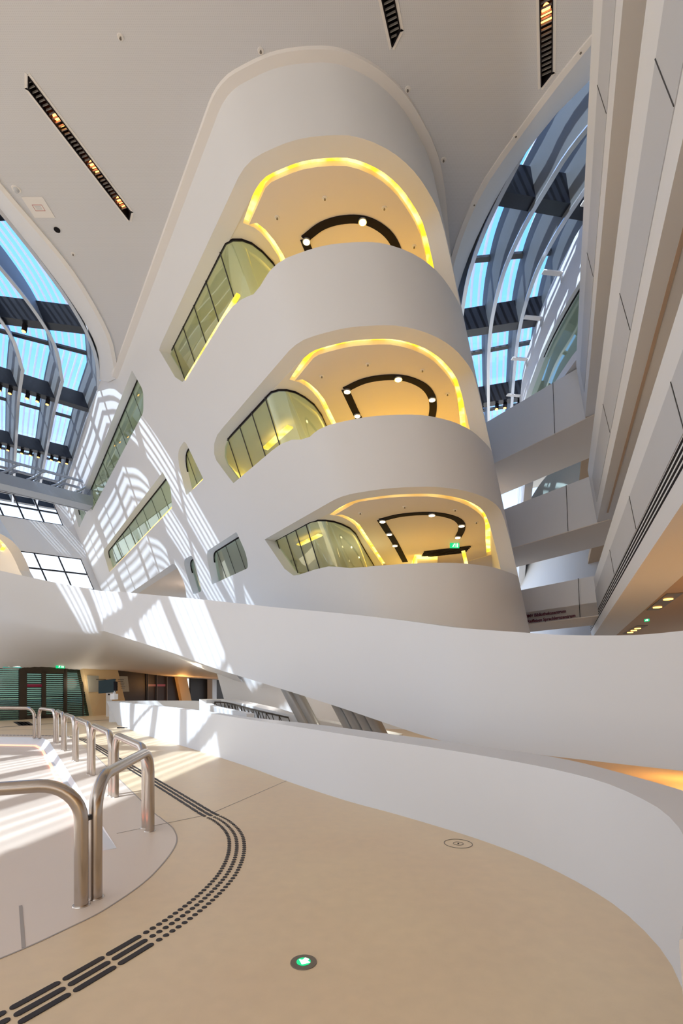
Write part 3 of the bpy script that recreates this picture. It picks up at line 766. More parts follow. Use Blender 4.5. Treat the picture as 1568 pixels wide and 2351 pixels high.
mb = MB(); mb.bar(pA + sd * .75 - up * .2, pB + sd * .75 - up * .2, 1.5, .1); mb.build('deck', M['steel2'], t)
mb = MB(); mb.bar(pA + sd * .75 + up * 1.0 - dv * .0, pA + sd * .75 + up * 1.0 + dv * .15, 1.6, 1.5); mb.build('end_frame', M['steel2'], t)

# ------------------------------------------------------------------ far end of the left canyon
E0 = Vector((PP[2] + wdir * 38.0)); nin = Vector((.82, .572))
def endp(t_, h, off=0.0):
    p = E0 - nin * t_ + wdir * off
    return V(p.x + LX * (h - CH), p.y + LY * (h - CH), h)
hol = [[(.9, 14.55), (9.9, 14.55), (9.9, 16.6), (.9, 16.6)], [(.6, 9.0), (9.9, 9.0), (9.9, 11.75), (.6, 11.75)]]
struct(sheet('wall_far', lambda a, h, k: endp(a, h, .4 * k), [(-1, 4), (16, 4), (16, 17.4), (-1, 17.4)], hol, M['white'], step=3))
for nm_, (a0_, a1_, h0_, h1_), nx_, nz_ in (('window_1', (.9, 9.9, 14.55, 16.6), 6, 2), ('window_2', (.6, 9.9, 9.0, 11.75), 5, 2)):
    mb = MB()
    for i in range(nx_ + 1):
        a = a0_ + (a1_ - a0_) * i / nx_; mb.bar(endp(a, h0_, .1), endp(a, h1_, .1), .10, .12)
    for j in range(nz_ + 1):
        h = h0_ + (h1_ - h0_) * j / nz_; mb.bar(endp(a0_, h, .1), endp(a1_, h, .1), .1, .14)
    o = struct(mb.build(nm_, M['blackbeam']))
    mb = MB(); mb.add([endp(a0_, h0_, .15), endp(a1_, h0_, .15), endp(a1_, h1_, .15), endp(a0_, h1_, .15)], [(0, 1, 2, 3)]); mb.build('glass_pane', M['skyglass'], o)
# ------------------------------------------------------------------ floor with sunken ramp
P1 = (-2.13, 4.62); P2 = (-8.0, 13.35); P3 = (-8.75, 14.25); P4 = (-13.0, 14.9); P5 = (-9.0, 4.6)
floor_outer = [(-45, -14), (26, -14), (26, 62), (-45, 62)]
struct(sheet('floor', lambda x, y, k: V(x, y, -1.55 - .3 * k), floor_outer, [[P1, P2, P3, P4, P5]], M['floor'], step=30))
t = thing('sunken_ramp', 'pale sunken ramp with a glowing pink edge, inside the steel hoops', 'ramp')
rz = lambda x, y: -1.56 - .22 * min(1, max(0, (y - 4.6) / 9.5))
mb = MB(); R_ = [P1, P2, P3, P4, P5]
mb.add([V(x, y, rz(x, y)) for x, y in R_] + [V(x, y, rz(x, y) - .1) for x, y in R_], [(0, 1, 2, 3, 4), (9, 8, 7, 6, 5)] + [(i, (i + 1) % 5, 5 + (i + 1) % 5, 5 + i) for i in range(5)])
mb.build('ramp_surface', M['pinkfloor'], t)
for a, b in ((P1, P2), (P2, P3), (P3, P4)):
    a = Vector(a); b = Vector(b); d = (b - a).normalized(); n = Vector((-d.y, d.x)); n = n if n.x < 0 or n.y < 0 else n
    n = Vector((-abs(d.y), -abs(d.x))) if True else n
    mb = MB()
    za0 = rz(*a); zb0 = rz(*b)
    # bevelled white rim
    w = .15
    mb.add([V(a.x, a.y, -1.545), V(b.x, b.y, -1.545), V(b.x + n.x * w, b.y + n.y * w, min(-1.55, zb0 + .045)), V(a.x + n.x * w, a.y + n.y * w, min(-1.55, za0 + .045)),
            V(a.x, a.y, -1.9), V(b.x, b.y, -1.9), V(b.x + n.x * w, b.y + n.y * w, -1.9), V(a.x + n.x * w, a.y + n.y * w, -1.9)], [(0, 1, 2, 3), (7, 6, 5, 4), (0, 4, 5, 1), (1, 5, 6, 2), (2, 6, 7, 3), (3, 7, 4, 0)])
    mb.build('bevelled_rim', M['white'], t)
    mb = MB(); mb.bar(V(a.x + n.x * (w + .02), a.y + n.y * (w + .02), za0 + .02), V(b.x + n.x * (w + .02), b.y + n.y * (w + .02), zb0 + .02), .05, .03); mb.build('led_strip', M['pink'], t)
gv = [(p[0], p[1]) for p in catmull([(-2.3, 2.3, 0), (-1.93, 2.76, 0), (-1.74, 3.1, 0), (-1.62, 3.4, 0), (-1.54, 3.95, 0), (-1.60, 4.7, 0), (-1.79, 5.21, 0), (-2.1, 5.67, 0), (-2.54, 6.31, 0), (-5.4, 10.7, 0), (-7.7, 13.9, 0), (-8.8, 14.9, 0), (-13.2, 15.6, 0)], 6)]
struct(sheet('floor', lambda x, y, k: V(x, y, -1.5495 - .02 * k), gv + [(-13.2, 2.3)], [[P1, P2, P3, P4, P5]], M['pinkfloor'], step=2))
# joints in the floor
def groove(pts, name, w=.012):
    P = [Vector((p[0], p[1])) for p in pts]; A = off2(P, w / 2); B = off2(P, -w / 2)
    return struct(loft(name, [[V(a.x, a.y, -1.549), V(b.x, b.y, -1.549), V(b.x, b.y, -1.547), V(a.x, a.y, -1.547)] for a, b in zip(A, B)], M['joint']))
groove([(p[0], p[1]) for p in catmull([(-2.3, 2.3, 0), (-1.93, 2.76, 0), (-1.74, 3.1, 0), (-1.62, 3.4, 0), (-1.54, 3.95, 0), (-1.60, 4.7, 0), (-1.79, 5.21, 0), (-2.1, 5.67, 0), (-2.54, 6.31, 0), (-5.4, 10.7, 0)], 8)], 'trim_4')
groove([(-2.34, 5.08), (-1.58, 5.83), (-.89, 7.86)], 'trim_5', .009)
groove([(-2.25, 3.42), (-1.87, 2.87)], 'trim_6', .02)
groove([(-16, 15.9), (-9.6, 17.0)], 'trim_7', .05)
# ------------------------------------------------------------------ tactile guide path
tp = [(-1.54, 2.26), (-1.42, 2.48), (-1.3, 2.72), (-1.19, 2.95), (-1.13, 3.09), (-1.08, 3.22), (-1.02, 3.42), (-.98, 3.6), (-.95, 3.8), (-.935, 4.02), (-.95, 4.33), (-1.0, 4.66), (-1.09, 5.0), (-1.22, 5.3), (-1.4, 5.6), (-1.62, 5.87), (-2.05, 6.48), (-2.95, 7.75), (-5.0, 10.6), (-7.12, 13.56), (-7.75, 14.2), (-8.6, 14.72), (-10.39, 14.98), (-13, 15.1)]
tpS = resamp([Vector((p[0], p[1])) for p in catmull([(-1.9, 1.6, 0)] + [(p[0], p[1], 0) for p in tp], 8)], 1200)
acc = [0]
for i in range(1, len(tpS)): acc.append(acc[-1] + (tpS[i] - tpS[i - 1]).length)
def tat(s):
    import bisect
    i = min(max(bisect.bisect_left(acc, s), 1), len(acc) - 1); p = tpS[i - 1].lerp(tpS[i], (s - acc[i - 1]) / (acc[i] - acc[i - 1]))
    d = (tpS[min(i + 2, len(tpS) - 1)] - tpS[max(i - 3, 0)]).normalized(); return p, d
def sof(x, y):
    return min(range(len(tpS)), key=lambda i: (tpS[i] - Vector((x, y))).length)
sd0 = acc[sof(-1.18, 2.99)]; sd1 = acc[sof(-1.5, 5.74)]; sd2 = acc[sof(-7.3, 13.8)]
t = thing('tactile_guide_path', 'black tactile guide path of three rows curving over the beige floor', 'tactile paving')
def bar_mb(s_a, s_b, o, w=.038):
    mb = MB(); L_ = []; R2 = []; r = w / 2; ln = s_b - s_a
    us_ = [0.02 * r, .12 * r, .4 * r, r, ln / 2, ln - r, ln - .4 * r, ln - .12 * r, ln - .02 * r]
    for k, u in enumerate(us_):
        p, d = tat(s_a + u); nn = Vector((-d.y, d.x)); e = min(u, ln - u, r); ww = math.sqrt(max(0, r * r - (r - e) ** 2))
        sh = (0 if k else 0)
        L_.append(p + nn * (o + ww)); R2.append(p + nn * (o - ww))
    pts = L_ + list(reversed(R2)); mb.prism([tuple(q) for q in pts], -1.551 + EYE, -1.545 + EYE); return mb
for r in (-1, 0, 1):
    s = (sd0 - .01) % .262 + .018 * r
    while s + .25 < sd0 + .05 + .018 * r:
        bar_mb(s, s + .245, .07 * r).build('guide_bar', M['tactile'], t); s += .262
studs = []
s = sd0 + .02
while s < sd1:
    for r in (-1, 0, 1):
        p, d = tat(s + .018 * r); nn = Vector((-d.y, d.x)); studs.append(p + nn * .07 * r)
    s += .056
me0 = None; rest = MB()
for i, q in enumerate(studs):
    if i < 100:
        if me0 is None:
            mb = MB(); mb.cyl((0, 0, 0), (0, 0, 1), .0195, .017, .005, 18); so = mb.build('stud', M['tactile'], t, True); me0 = so.data
        else:
            so = bpy.data.objects.new('stud', me0); COL.objects.link(so); so.parent = t
        so.location = V(q.x, q.y, -1.55)
    else: rest.cyl(V(q.x, q.y, -1.55), (0, 0, 1), .0195, .017, .005, 14)
s = sd2
while s < acc[-1]:
    for r in (-1, 0, 1):
        p, d = tat(s); nn = Vector((-d.y, d.x)); q = p + nn * .07 * r; rest.cyl(V(q.x, q.y, -1.55), (0, 0, 1), .03, .03, .004, 6)
    s += .12
tag(rest.build('studs', M['tactile'], t), kind='stuff')
s = sd1 + .02
while s < sd2:
    for r in (-1, 0, 1): bar_mb(s + .03 * r, s + .03 * r + (.245 if s < sd1 + 5 else .5), .07 * r).build('guide_bar', M['tactile'], t)
    s += .262 if s < sd1 + 5 else .53
# entrance threshold guide strips
t = thing('entrance_floor_marking', 'black striped guide field on the floor by the glass entrance doors', 'floor marking')
for k in range(4):
    a = U(35 + 8 * k, 1657, h=-1.55); b = U(50 + 8 * k, 1665.5, h=-1.55)
    mb = MB(); mb.bar(a, b, .18, .006); mb.build('stripe', M['tactile'], t)
mb = MB(); mb.bar(U(-20, 1671, h=-1.55), U(110, 1662, h=-1.55), .12, .006); mb.bar(U(110, 1662, h=-1.55), U(262, 1652, h=-1.55), .12, .006); mb.build('border_line', M['tactile'], t)

# ------------------------------------------------------------------ steel hoops
TR = .046
def hoop_pts(a, b, h=.86, r=.26):
    a = Vector((a[0], a[1], 0)); b = Vector((b[0], b[1], 0)); d = (b - a).normalized(); P = [a, a + Vector((0, 0, h - r))]
    for k in range(1, 9):
        th = math.pi / 2 * k / 8; P.append(a + d * (r - r * math.cos(th)) + Vector((0, 0, h - r + r * math.sin(th))))
    Q = []
    for k in range(0, 8):
        th = math.pi / 2 * k / 8; Q.append(b - d * (r - r * math.sin(th)) + Vector((0, 0, h - r + r * math.cos(th))))
    return P + Q + [b + Vector((0, 0, h - r)), b]
HO = [((-1.83, 3.43), (-3.35, 2.75), 'nearest steel hoop rail, running out of the left edge'),
      ((-1.79, 3.55), (-2.03, 5.17), 'second steel hoop rail from the front, beside the nearest one'),
      ((-2.12, 5.29), (-3.12, 6.73), 'third steel hoop rail from the front, by the guide path bend'),
      ((-3.22, 6.83), (-4.26, 8.35), 'fourth steel hoop rail from the front, in the sun'),
      ((-4.37, 8.47), (-5.36, 9.86), 'fifth steel hoop rail from the front'),
      ((-5.46, 9.98), (-6.48, 11.42), 'sixth steel hoop rail from the front'),
      ((-6.56, 11.5), (-7.56, 12.96), 'seventh steel hoop rail from the front'),
      ((-7.66, 13.05), (-8.82, 14.23), 'last of the slanting row of steel hoop rails, in the corner'),
      ((-8.98, 14.27), (-10.9, 14.6), 'far steel hoop rail in front of the entrance doors')]
HG = None
for i, (a, b, lab) in enumerate(HO):
    mid = (Vector(a) + Vector(b)) / 2
    t = thing('hoop_rail', lab, 'barrier rail', (mid.x, mid.y, 0), 'steel hoop rails along the sunken ramp')
    aa = Vector(a) - mid; bb = Vector(b) - mid
    h_ = .86; r_ = .26
    tube('rail_tube', hoop_pts(aa, bb, h_, r_), TR, M['steel'], t, 20)
    for q in (aa, bb):
        mb = MB(); mb.cyl((q.x, q.y, 0), (0, 0, 1), .06, .055, .008, 20); mb.build('foot_ring', M['steel'], t, True)
    if i < 8:
        c = (Vector(b if i else a)); nx = Vector(HO[i + 1][0])
        mb = MB(); hh = .60; mb.bar(Vector((c.x - mid.x, c.y - mid.y, hh)), Vector((nx.x - mid.x, nx.y - mid.y, hh)), .03, .035); mb.build('clamp', M['dark'], t)
# ------------------------------------------------------------------ near parapet
def xy(P): return [Vector((p[0], p[1], 0)) for p in P]
pb = [(-8.66, 18.87), (-5.83, 14.71), (-3.81, 12.06), (-1.88, 9.38), (-.89, 7.86), (0.0, 6.6), (.6, 5.9), (1.04, 5.35), (1.40, 4.85), (1.66, 4.38), (1.82, 3.95), (1.91, 3.55), (1.92, 3.2), (1.86, 2.81), (1.73, 2.47), (1.5, 2.0), (.9, 1.2)]
ptf = [(-9.65, 20.04), (-6.71, 16.56), (-4.15, 13.13), (-1.95, 9.76), (-.8, 8.0), (.15, 6.5), (.8, 5.55), (1.25, 4.85), (1.61, 4.16), (1.78, 3.68), (1.83, 3.31), (1.79, 2.9), (1.72, 2.6), (1.56, 2.23), (1.3, 1.8), (.9, 1.3)]
ptb = [(-9.5, 20.1), (-6.58, 16.66), (-4.0, 13.3), (-1.78, 10.02), (-.5, 8.45), (.42, 7.1), (1.2, 5.95), (1.7, 5.15), (1.98, 4.62), (2.10, 4.2), (2.15, 3.8), (2.18, 3.45), (2.19, 3.1), (2.1, 2.7), (1.85, 2.2), (1.4, 1.5)]
n_ = 110
B_ = resamp(catmull(xy(pb), 8), n_); Ff = resamp(catmull(xy(ptf), 8), n_); Bk = resamp(catmull(xy(ptb), 8), n_)
secs = []
for b, f, k in zip(B_, Ff, Bk):
    secs.append([V(b.x, b.y, -1.55), V(f.x, f.y, -.70), V(f.x, f.y, -.68), V(k.x, k.y, -.68), V(b.x + (k.x - f.x), b.y + (k.y - f.y), -1.55)])
pp = tag(loft('parapet', secs, M['white'], angle=30), 'long curving white parapet sweeping from the info post to the lower right', 'parapet')
# well behind the parapet's far end
bw = [(-9.6, 20.15), (-7.9, 20.4), (-6.1, 20.3), (-5.1, 18.2), (-3.9, 14.9), (-2.2, 11.3)]
Bw = resamp(catmull(xy(bw), 6), 40)
Bo = [Vector((p.x, p.y, 0)) for p in off2([Vector((q.x, q.y)) for q in Bw], -.0)]
D_ = off2([Vector((q.x, q.y)) for q in Bw], .18)
secs = [[V(a.x, a.y, -1.9), V(a.x, a.y, -.67), V(d.x, d.y, -.67), V(d.x, d.y, -1.9)] for a, d in zip(Bw, D_)]
tag(loft('stairwell_parapet', secs, M['white'], angle=30), 'low white wall closing the back of the stairwell beside the info screen', 'parapet')
# second ramp wall with wire railing
rw0 = [U(474, 1607, h=-.55), U(520, 1608, h=-.58), U(600, 1626, h=-.66), U(692, 1646, h=-.86), U(800, 1668, h=-1.1), U(905, 1690, h=-1.25)]
Rw = resamp(catmull(rw0, 6), 40)
Rd = off2([Vector((q.x, q.y)) for q in Rw], .35)
secs = [[Vector((a.x, a.y, -.6)), Vector((a.x, a.y, a.z)), Vector((d.x, d.y, a.z + .03)), Vector((d.x, d.y, -.6))] for a, d in zip(Rw, Rd)]
tag(loft('ramp_parapet', secs, M['white'], angle=30), 'narrow white ramp wall sloping down behind the parapet, with a dark wire rail', 'parapet')
t = thing('wire_railing', 'thin dark wire railing with zigzag bracing along the sloping ramp wall', 'railing')
mb = MB(); N_ = 30
nv = [Vector((0, -.12, -.08))] * N_
for k in range(2, 27):
    a = Rw[k] + nv[0]; b = Rw[k + 1] + nv[0]
    mb.bar(a, b, .04, .04)
mb.build('handrail', M['frame'], t)
mb = MB()
for k in range(2, 27, 2):
    a = Rw[k] + nv[0]; b = Rw[min(k + 2, 27)] + nv[0]; m_ = Rw[k + 1] + nv[0]
    mb.bar(a, a - Vector((0, 0, .7)), .025, .025, (0, 1, 0)); mb.bar(a, b - Vector((0, 0, .55)), .02, .02, (0, 1, 0)); mb.bar(m_, m_ - Vector((-.1, 0, .3)), .02, .02, (0, 1, 0))
mb.build('wire_bracing', M['frame'], t)
# slanted white wall behind the ramp wall
sw = [(492, 1525, 516, 1612, 20.0), (650, 1545, 690, 1660, 18.5), (900, 1590, 930, 1720, 17), (1060, 1620, 1090, 1740, 16)]
secs = []
for a, b, c, d, Y in sw:
    p = U(a, b, Y); q = U(c, d, Y); q = q.lerp(p, 0) ; e_ = (q - p)
    q = p + e_ * 1.3
    secs.append([q, p, p + Vector((.3, .35, 0)), q + Vector((.3, .35, 0))])
struct(loft('wall_lower', secs, M['white'], angle=30))
# leaning round columns
CO = [(680, 0, 'leftmost, in the left pair'), (703, 0, 'second from left, in the left pair'), (796, 0, 'third from left'), (820, 0, 'fourth from left'), (847, 0, 'fifth from left'), (873, 0, 'rightmost')]
for px, Y, w in CO:
    Y = 12.9 if px < 750 else 11.6 - (px - 800) * .01
    c = U(px, 1572 + (px - 676) * .30 + 50, Y); dr = Vector((-.42, 0, .80)).normalized()
    a = c - dr * 3.2; b = c + dr * (.75 if px < 750 else .55)
    tag(tube('leaning_column', [a, b], .145 if px < 750 else .138, M['column'], None, 28), 'leaning round grey column under the ramp, %s' % w, 'column', 'leaning columns under the ramp')

# ------------------------------------------------------------------ great ramp ribbon
rb = [(238, 1448.5, 17.93), (300, 1468, 17.3), (400, 1500, 16.0), (490, 1533, 15.0), (650, 1583, 12.6), (770, 1621, 10.9), (900, 1665, 9.2), (980, 1691, 8.3), (1050, 1708, 7.6), (1200, 1728, 6.8), (1300, 1740, 6.4), (1450, 1757, 5.9), (1568, 1770, 5.55), (1700, 1785, 5.2)]
rt = [(236, 1357), (290, 1360), (385, 1369), (470, 1377), (630, 1394), (760, 1406), (890, 1420), (975, 1431), (1050, 1441), (1200, 1452), (1300, 1458), (1450, 1458), (1568, 1448), (1700, 1432)]
secs = []
pbv = [U(a, b, Y) for a, b, Y in rb]; ptv = [U(a, b, Y + (.25 if i_ else .15)) for i_, ((a, b), (_, _, Y)) in enumerate(zip(rt, rb))]
n_ = 90
Bv = resamp(catmull(pbv, 6), n_); Tv = catmull(ptv, 6)
# pair tops with bottoms by parameter
Bv = catmull(pbv, 6)
Bd = off2([Vector((q.x, q.y)) for q in Bv], .35); Td = off2([Vector((q.x, q.y)) for q in Tv], .28)
secs = []
for b, tt, d, e_ in zip(Bv, Tv, Bd, Td):
    m1 = b.lerp(tt, .25) + Vector((0, -.03, 0)); m2 = b.lerp(tt, .7) + Vector((0, -.03, 0))
    secs.append([b, m1, m2, tt, Vector((e_.x, e_.y, tt.z)), Vector((d.x, d.y, b.z))])
tag(loft('ramp_balustrade', secs, M['white'], angle=30), 'broad white ramp balustrade band crossing the hall in front of the tower', 'balustrade')
# ramp underside slab
Bd2 = off2([Vector((q.x, q.y)) for q in Bv], 1.3)
secs = [[Vector((d.x, d.y, b.z + .02)), Vector((f.x, f.y, b.z + .25)), Vector((f.x, f.y, b.z + .6)), Vector((d.x, d.y, b.z + .5))] for b, d, f in zip(Bv, Bd, Bd2)]
tag(loft('ramp_deck', secs, M['soffit'], angle=40), 'underside slab of the ascending ramp behind its white balustrade', 'ramp')
# left fascia above the entrance, one surface with the ramp's upper end
top = [U(-260, 1245, 18.6), U(-120, 1283, 19.2), U(0, 1310, 19.6), U(110, 1334, 19.5), U(185, 1348, 18.8), U(238, 1358, 18.12)]
mid = [U(-260, 1340, 18.5), U(-120, 1372, 19.2), U(0, 1410, 20.0), U(110, 1440, 20.3), U(185, 1448, 19.4), U(240, 1449, 17.95)]
bot = [U(-330, 1500, 18.6), U(-160, 1517, 19.7), U(0, 1534, 20.9), U(110, 1542, 23.0), U(185, 1545, 24.6), U(235, 1547, 26.0)]
def fsec(a, b, c):
    m0 = a.lerp(b, .5) + Vector((0, -.03, 0)); m1 = b.lerp(c, .12) + Vector((0, -.22, .04)); m2 = b.lerp(c, .45) + Vector((0, -.3, -.0)); m3 = b.lerp(c, .8) + Vector((0, -.15, -.04))
    return [a, m0, b, m1, m2, m3, c, c + Vector((-.3, .8, 0)), c + Vector((-.6, 1.2, .8)), a + Vector((0, 1.6, -.3)), a + Vector((0, .3, 0))]
secs = [fsec(a, b, c) for a, b, c in zip(catmull(top, 5), catmull(mid, 5), catmull(bot, 5))]
rib = [U(240, 1449.5, 18.0), U(300, 1469, 17.4), U(400, 1501, 16.1), U(490, 1534, 15.1), U(530, 1547, 14.6)]
bo2 = [U(235, 1547, 26.0), U(310, 1551, 29.0), U(400, 1556, 32.0), U(515, 1562, 37.0), U(560, 1564, 38.0)]
for b, c in list(zip(catmull(rib, 5), catmull(bo2, 5)))[1:]:
    b2 = b + Vector((0, .15, 0)); sc_ = fsec(b2 + Vector((0, .02, .04)), b2, c); secs.append(sc_)
struct(loft('wall_left', secs, M['white'], angle=50))
# caustic-like second low wall seen between fascia and canyon: balcony of the left building
# ------------------------------------------------------------------ left building with amber balcony
t = None
pl = catmull([V(-20.0, 22, 3), V(-18.1, 27.0, 3), V(-18.3, 30.0, 3), V(-20.3, 32.6, 3), V(-23.5, 34.2, 3)], 8)
def lbmap(u, h, k):
    i = min(int(u), len(pl) - 2); p = pl[i].lerp(pl[i + 1], u - i); d = (pl[i + 1] - pl[i]).normalized(); n = Vector((-d.y, d.x, 0))
    q = p + n * (.6 * k); return Vector((q.x - .6 * (h - 6), q.y - .1 * (h - 6), h + EYE))
hb_ = [(0.5, 6.0), (17, 6.0), (20, 6.1), (21.2, 6.6), (20.8, 7.3), (18, 8.1), (14, 8.55), (9, 8.7), (0.5, 8.8)]
struct(sheet('wall_left', lbmap, [(0, 2.5), (31, 2.5), (31, 12.5), (0, 12.5)], [hb_], M['white'], step=1.0, grid=[(u * 1.0, h * 1.0) for u in range(1, 31) for h in range(3, 17)], angle=40))
mb = MB(); mb.prism([(-23, 24), (-20.6, 27.5), (-21.0, 30.4), (-23.2, 32.2), (-31, 34), (-31, 24)], 8.8 + EYE, 9.2 + EYE); struct(mb.build('ceiling', M['soffit']))
sec = []
for u in range(2, 24):
    a = lbmap(u, 8.62, 1.05); b = lbmap(u, 8.62, 1.35); sec.append([a, b, b + Vector((0, 0, .08)), a + Vector((0, 0, .08))])
tag(loft('cove_light', sec, M['amber'], angle=50), 'amber light strip glowing in the balcony at the far left edge', 'light strip')
L = bpy.data.objects.new('interior_lamp', bpy.data.lights.new('interior_lamp', 'POINT')); COL.objects.link(L)
L.location = (-22.5, 28, 7.6); L.data.energy = 160; L.data.color = (1, .6, .15); L.data.shadow_soft_size = .4

# ------------------------------------------------------------------ entrance wall
EA = Vector((-14.7, 20.9)); EB = Vector((-11.9, 25.6)); EC = Vector((-9.1, 36.5)); E_ = Vector((-19.5, 16.0))
def ent(px, off=0.0):
    """plan point of the entrance wall seen in direction px"""
    k = (px - 784) / F
    for a, b in ((E_, EA), (EA, EB), (EB, EC)):
        d = b - a; den = d.x - k * d.y
        tt = (k * a.y - a.x) / den
        if tt <= 1.0 or b is EC:
            p = a + d * tt; n = Vector((d.y, -d.x)).normalized(); return p + n * off
def quadwall(x0, x1, y0, y1, off, th, m, name, parent=None, sh=0.0):
    """upright panel between directions x0..x1; y0/y1 heights in metres; sh slants its top"""
    a = ent(x0, off); b = ent(x1, off); a2 = ent(x0 + sh, off); b2 = ent(x1 + sh, off)
    n = Vector(((b - a).y, -(b - a).x)).normalized() * -th
    mb = MB(); vs = [Vector((a.x, a.y, y0)), Vector((b.x, b.y, y0)), Vector((b2.x, b2.y, y1)), Vector((a2.x, a2.y, y1))]
    vs += [v + Vector((n.x, n.y, 0)) for v in vs]
    mb.add(vs, [(0, 1, 2, 3), (7, 6, 5, 4), (0, 4, 5, 1), (1, 5, 6, 2), (2, 6, 7, 3), (3, 7, 4, 0)])
    return mb.build(name, m, parent)
ZT = 2.75
g = thing('glass_screen', 'striped glazed side screen left of the entrance doors', 'glass screen')
quadwall(-90, 43, 0, ZT, 0, .03, M['doorglass'], 'glass_pane', g)
for z in (.98, 1.06, 1.14): quadwall(-90, 43, z, z + .035, .03, .02, M['black'], 'dark_band', g)
quadwall(43, 56, 0, ZT, .08, .1, M['frame'], 'upright_frame', g)
for dn, (x0, x1, lab) in enumerate([(56, 100, 'left leaf of the striped glass entrance door with a red sticker band'), (100, 150, 'right leaf of the striped glass entrance door')]):
    d = thing('entrance_door', lab, 'door', (0, 0, 0), 'glass entrance door leaves')
    quadwall(x0 + 3, x1 - 4, .12, 2.1, 0, .03, M['doorglass'], 'glass_pane', d)
    quadwall(x0, x0 + 4.5, 0, 2.2, .06, .08, M['frame'], 'stile', d); quadwall(x1 - 5, x1, 0, 2.2, .06, .08, M['frame'], 'stile', d)
    quadwall(x0, x1, 2.08, 2.3, .06, .08, M['frame'], 'top_rail', d); quadwall(x0, x1, 0, .14, .06, .08, M['frame'], 'bottom_rail', d)
    for z in (.98, 1.06, 1.14): quadwall(x0 + 3, x1 - 4, z, z + .035, .03, .02, M['black'], 'dark_band', d)
    if dn == 0: quadwall(x0 + 3, x1 - 4, 1.45, 1.58, .04, .02, M['magenta'], 'red_sticker', d)
quadwall(50, 155, 2.3, ZT, .06, .1, M['frame'], 'door_header', None)
bpy.data.objects['door_header']['label'] = 'dark bronze header panel above the glass entrance doors'; bpy.data.objects['door_header']['category'] = 'door frame'
g = thing('glass_screen', 'striped glazed side screen right of the entrance doors', 'glass screen')
quadwall(150, 204, 0, ZT, 0, .03, M['doorglass'], 'glass_pane', g)
for z in (.98, 1.06, 1.14): quadwall(150, 204, z, z + .035, .03, .02, M['black'], 'dark_band', g)
quadwall(146, 153, 0, ZT, .06, .1, M['frame'], 'upright_frame', g); quadwall(189, 191, 0, ZT, .04, .05, M['frame'], 'upright_frame', g)
exit_sign(Vector((*ent(130, .3), 2.42)), .38, 'green exit sign above the glass entrance doors', 0, .95)
o = quadwall(4, 46, 2.28, 2.45, .12, .05, mat('teal_display', (.01, .05, .05), .3, emit=(.05, .6, .5), es=.5), 'display_sign'); tag(o, 'small teal lit display at the top of the left entrance glazing', 'display')
mb = MB()
for k in range(9):
    a = ent(16 + k * 3.1, .14); b = ent(18 + k * 3.1, .14)
    mb.bar((a.x, a.y, 2.36), (b.x, b.y, 2.36), .01, .07)
mb.build('lit_characters', M['exitw'], o)
# slanted pillars and dark glazing to the right
o = quadwall(206, 285, 0, ZT, .25, .5, M['sand'], 'slanted_pillar', None, -26); tag(o, 'broad cream pillar slanting left, behind the red info post', 'pillar')
o = quadwall(270, 412, 0, ZT, .1, .1, M['darkglass'], 'dark_glazing', None, -12); tag(o, 'dark glazed doors between the two slanting pillars', 'glass wall')
quadwall(335, 375, 1.45, 1.58, .14, .01, mat('dim_red_band', (.12, .004, .02), .4), 'red_sticker', o)
mb = MB()
for px in (333, 354, 378):
    a = ent(px, .16); mb.bar((a.x, a.y, 0), (a.x, a.y, 2.2), .06, .06, (0, 1, 0))
mb.build('door_frames', M['frame'], o)
o = quadwall(412, 434, 0, ZT, .3, .5, M['sand'], 'slanted_pillar', None, -20); tag(o, 'narrow tan pillar slanting left between the dark doors', 'pillar')
o = quadwall(434, 530, 0, ZT, .1, .1, M['darkglass'], 'dark_glazing'); tag(o, 'dark glazing at the right end of the entrance wall', 'glass wall')
o = quadwall(473, 483, 0, ZT, .5, .5, M['white'], 'upright_post'); tag(o, 'slim white upright post before the dark glazing on the right', 'post')
# wall panel (grey info board) on the cream pillar
o = quadwall(196, 286, 1.18, 2.0, .3, .02, mat('info_board', (.40, .40, .34), .5), 'info_board', None, -4); tag(o, 'large grey information board on the cream pillar', 'board')
for k, (x0, x1) in enumerate(((212, 234), (225, 232), (250, 258), (262, 272))):
    for j in range(1 if k == 0 else 6):
        quadwall(x0 + j * .8, x1 + j * .8 - (j % 2) * 2, 1.80 - j * .09, 1.825 - j * .09, .33, .01, M['dark'], 'text_line', o)
# red info post
p = ent(211, 1.4)
t = thing('info_post', 'slim cream post with a magenta sign beside the entrance', 'post', (p.x, p.y, 0)); t.rotation_euler = (0, 0, .35)
mb = MB(); mb.bar((0, 0, 0), (0, 0, 1.42), .26, .12, (0, 1, 0)); mb.build('post_body', M['trim'], t)
mb = MB(); mb.bar((0, -.02, 1.42), (0, -.02, 1.80), .27, .13, (0, 1, 0)); mb.build('magenta_sign', M['magenta'], t)
mb = MB(); mb.cyl((0, -.09, 1.08), (0, 1, 0), .04, .04, .04); mb.build('call_button', M['black'], t)
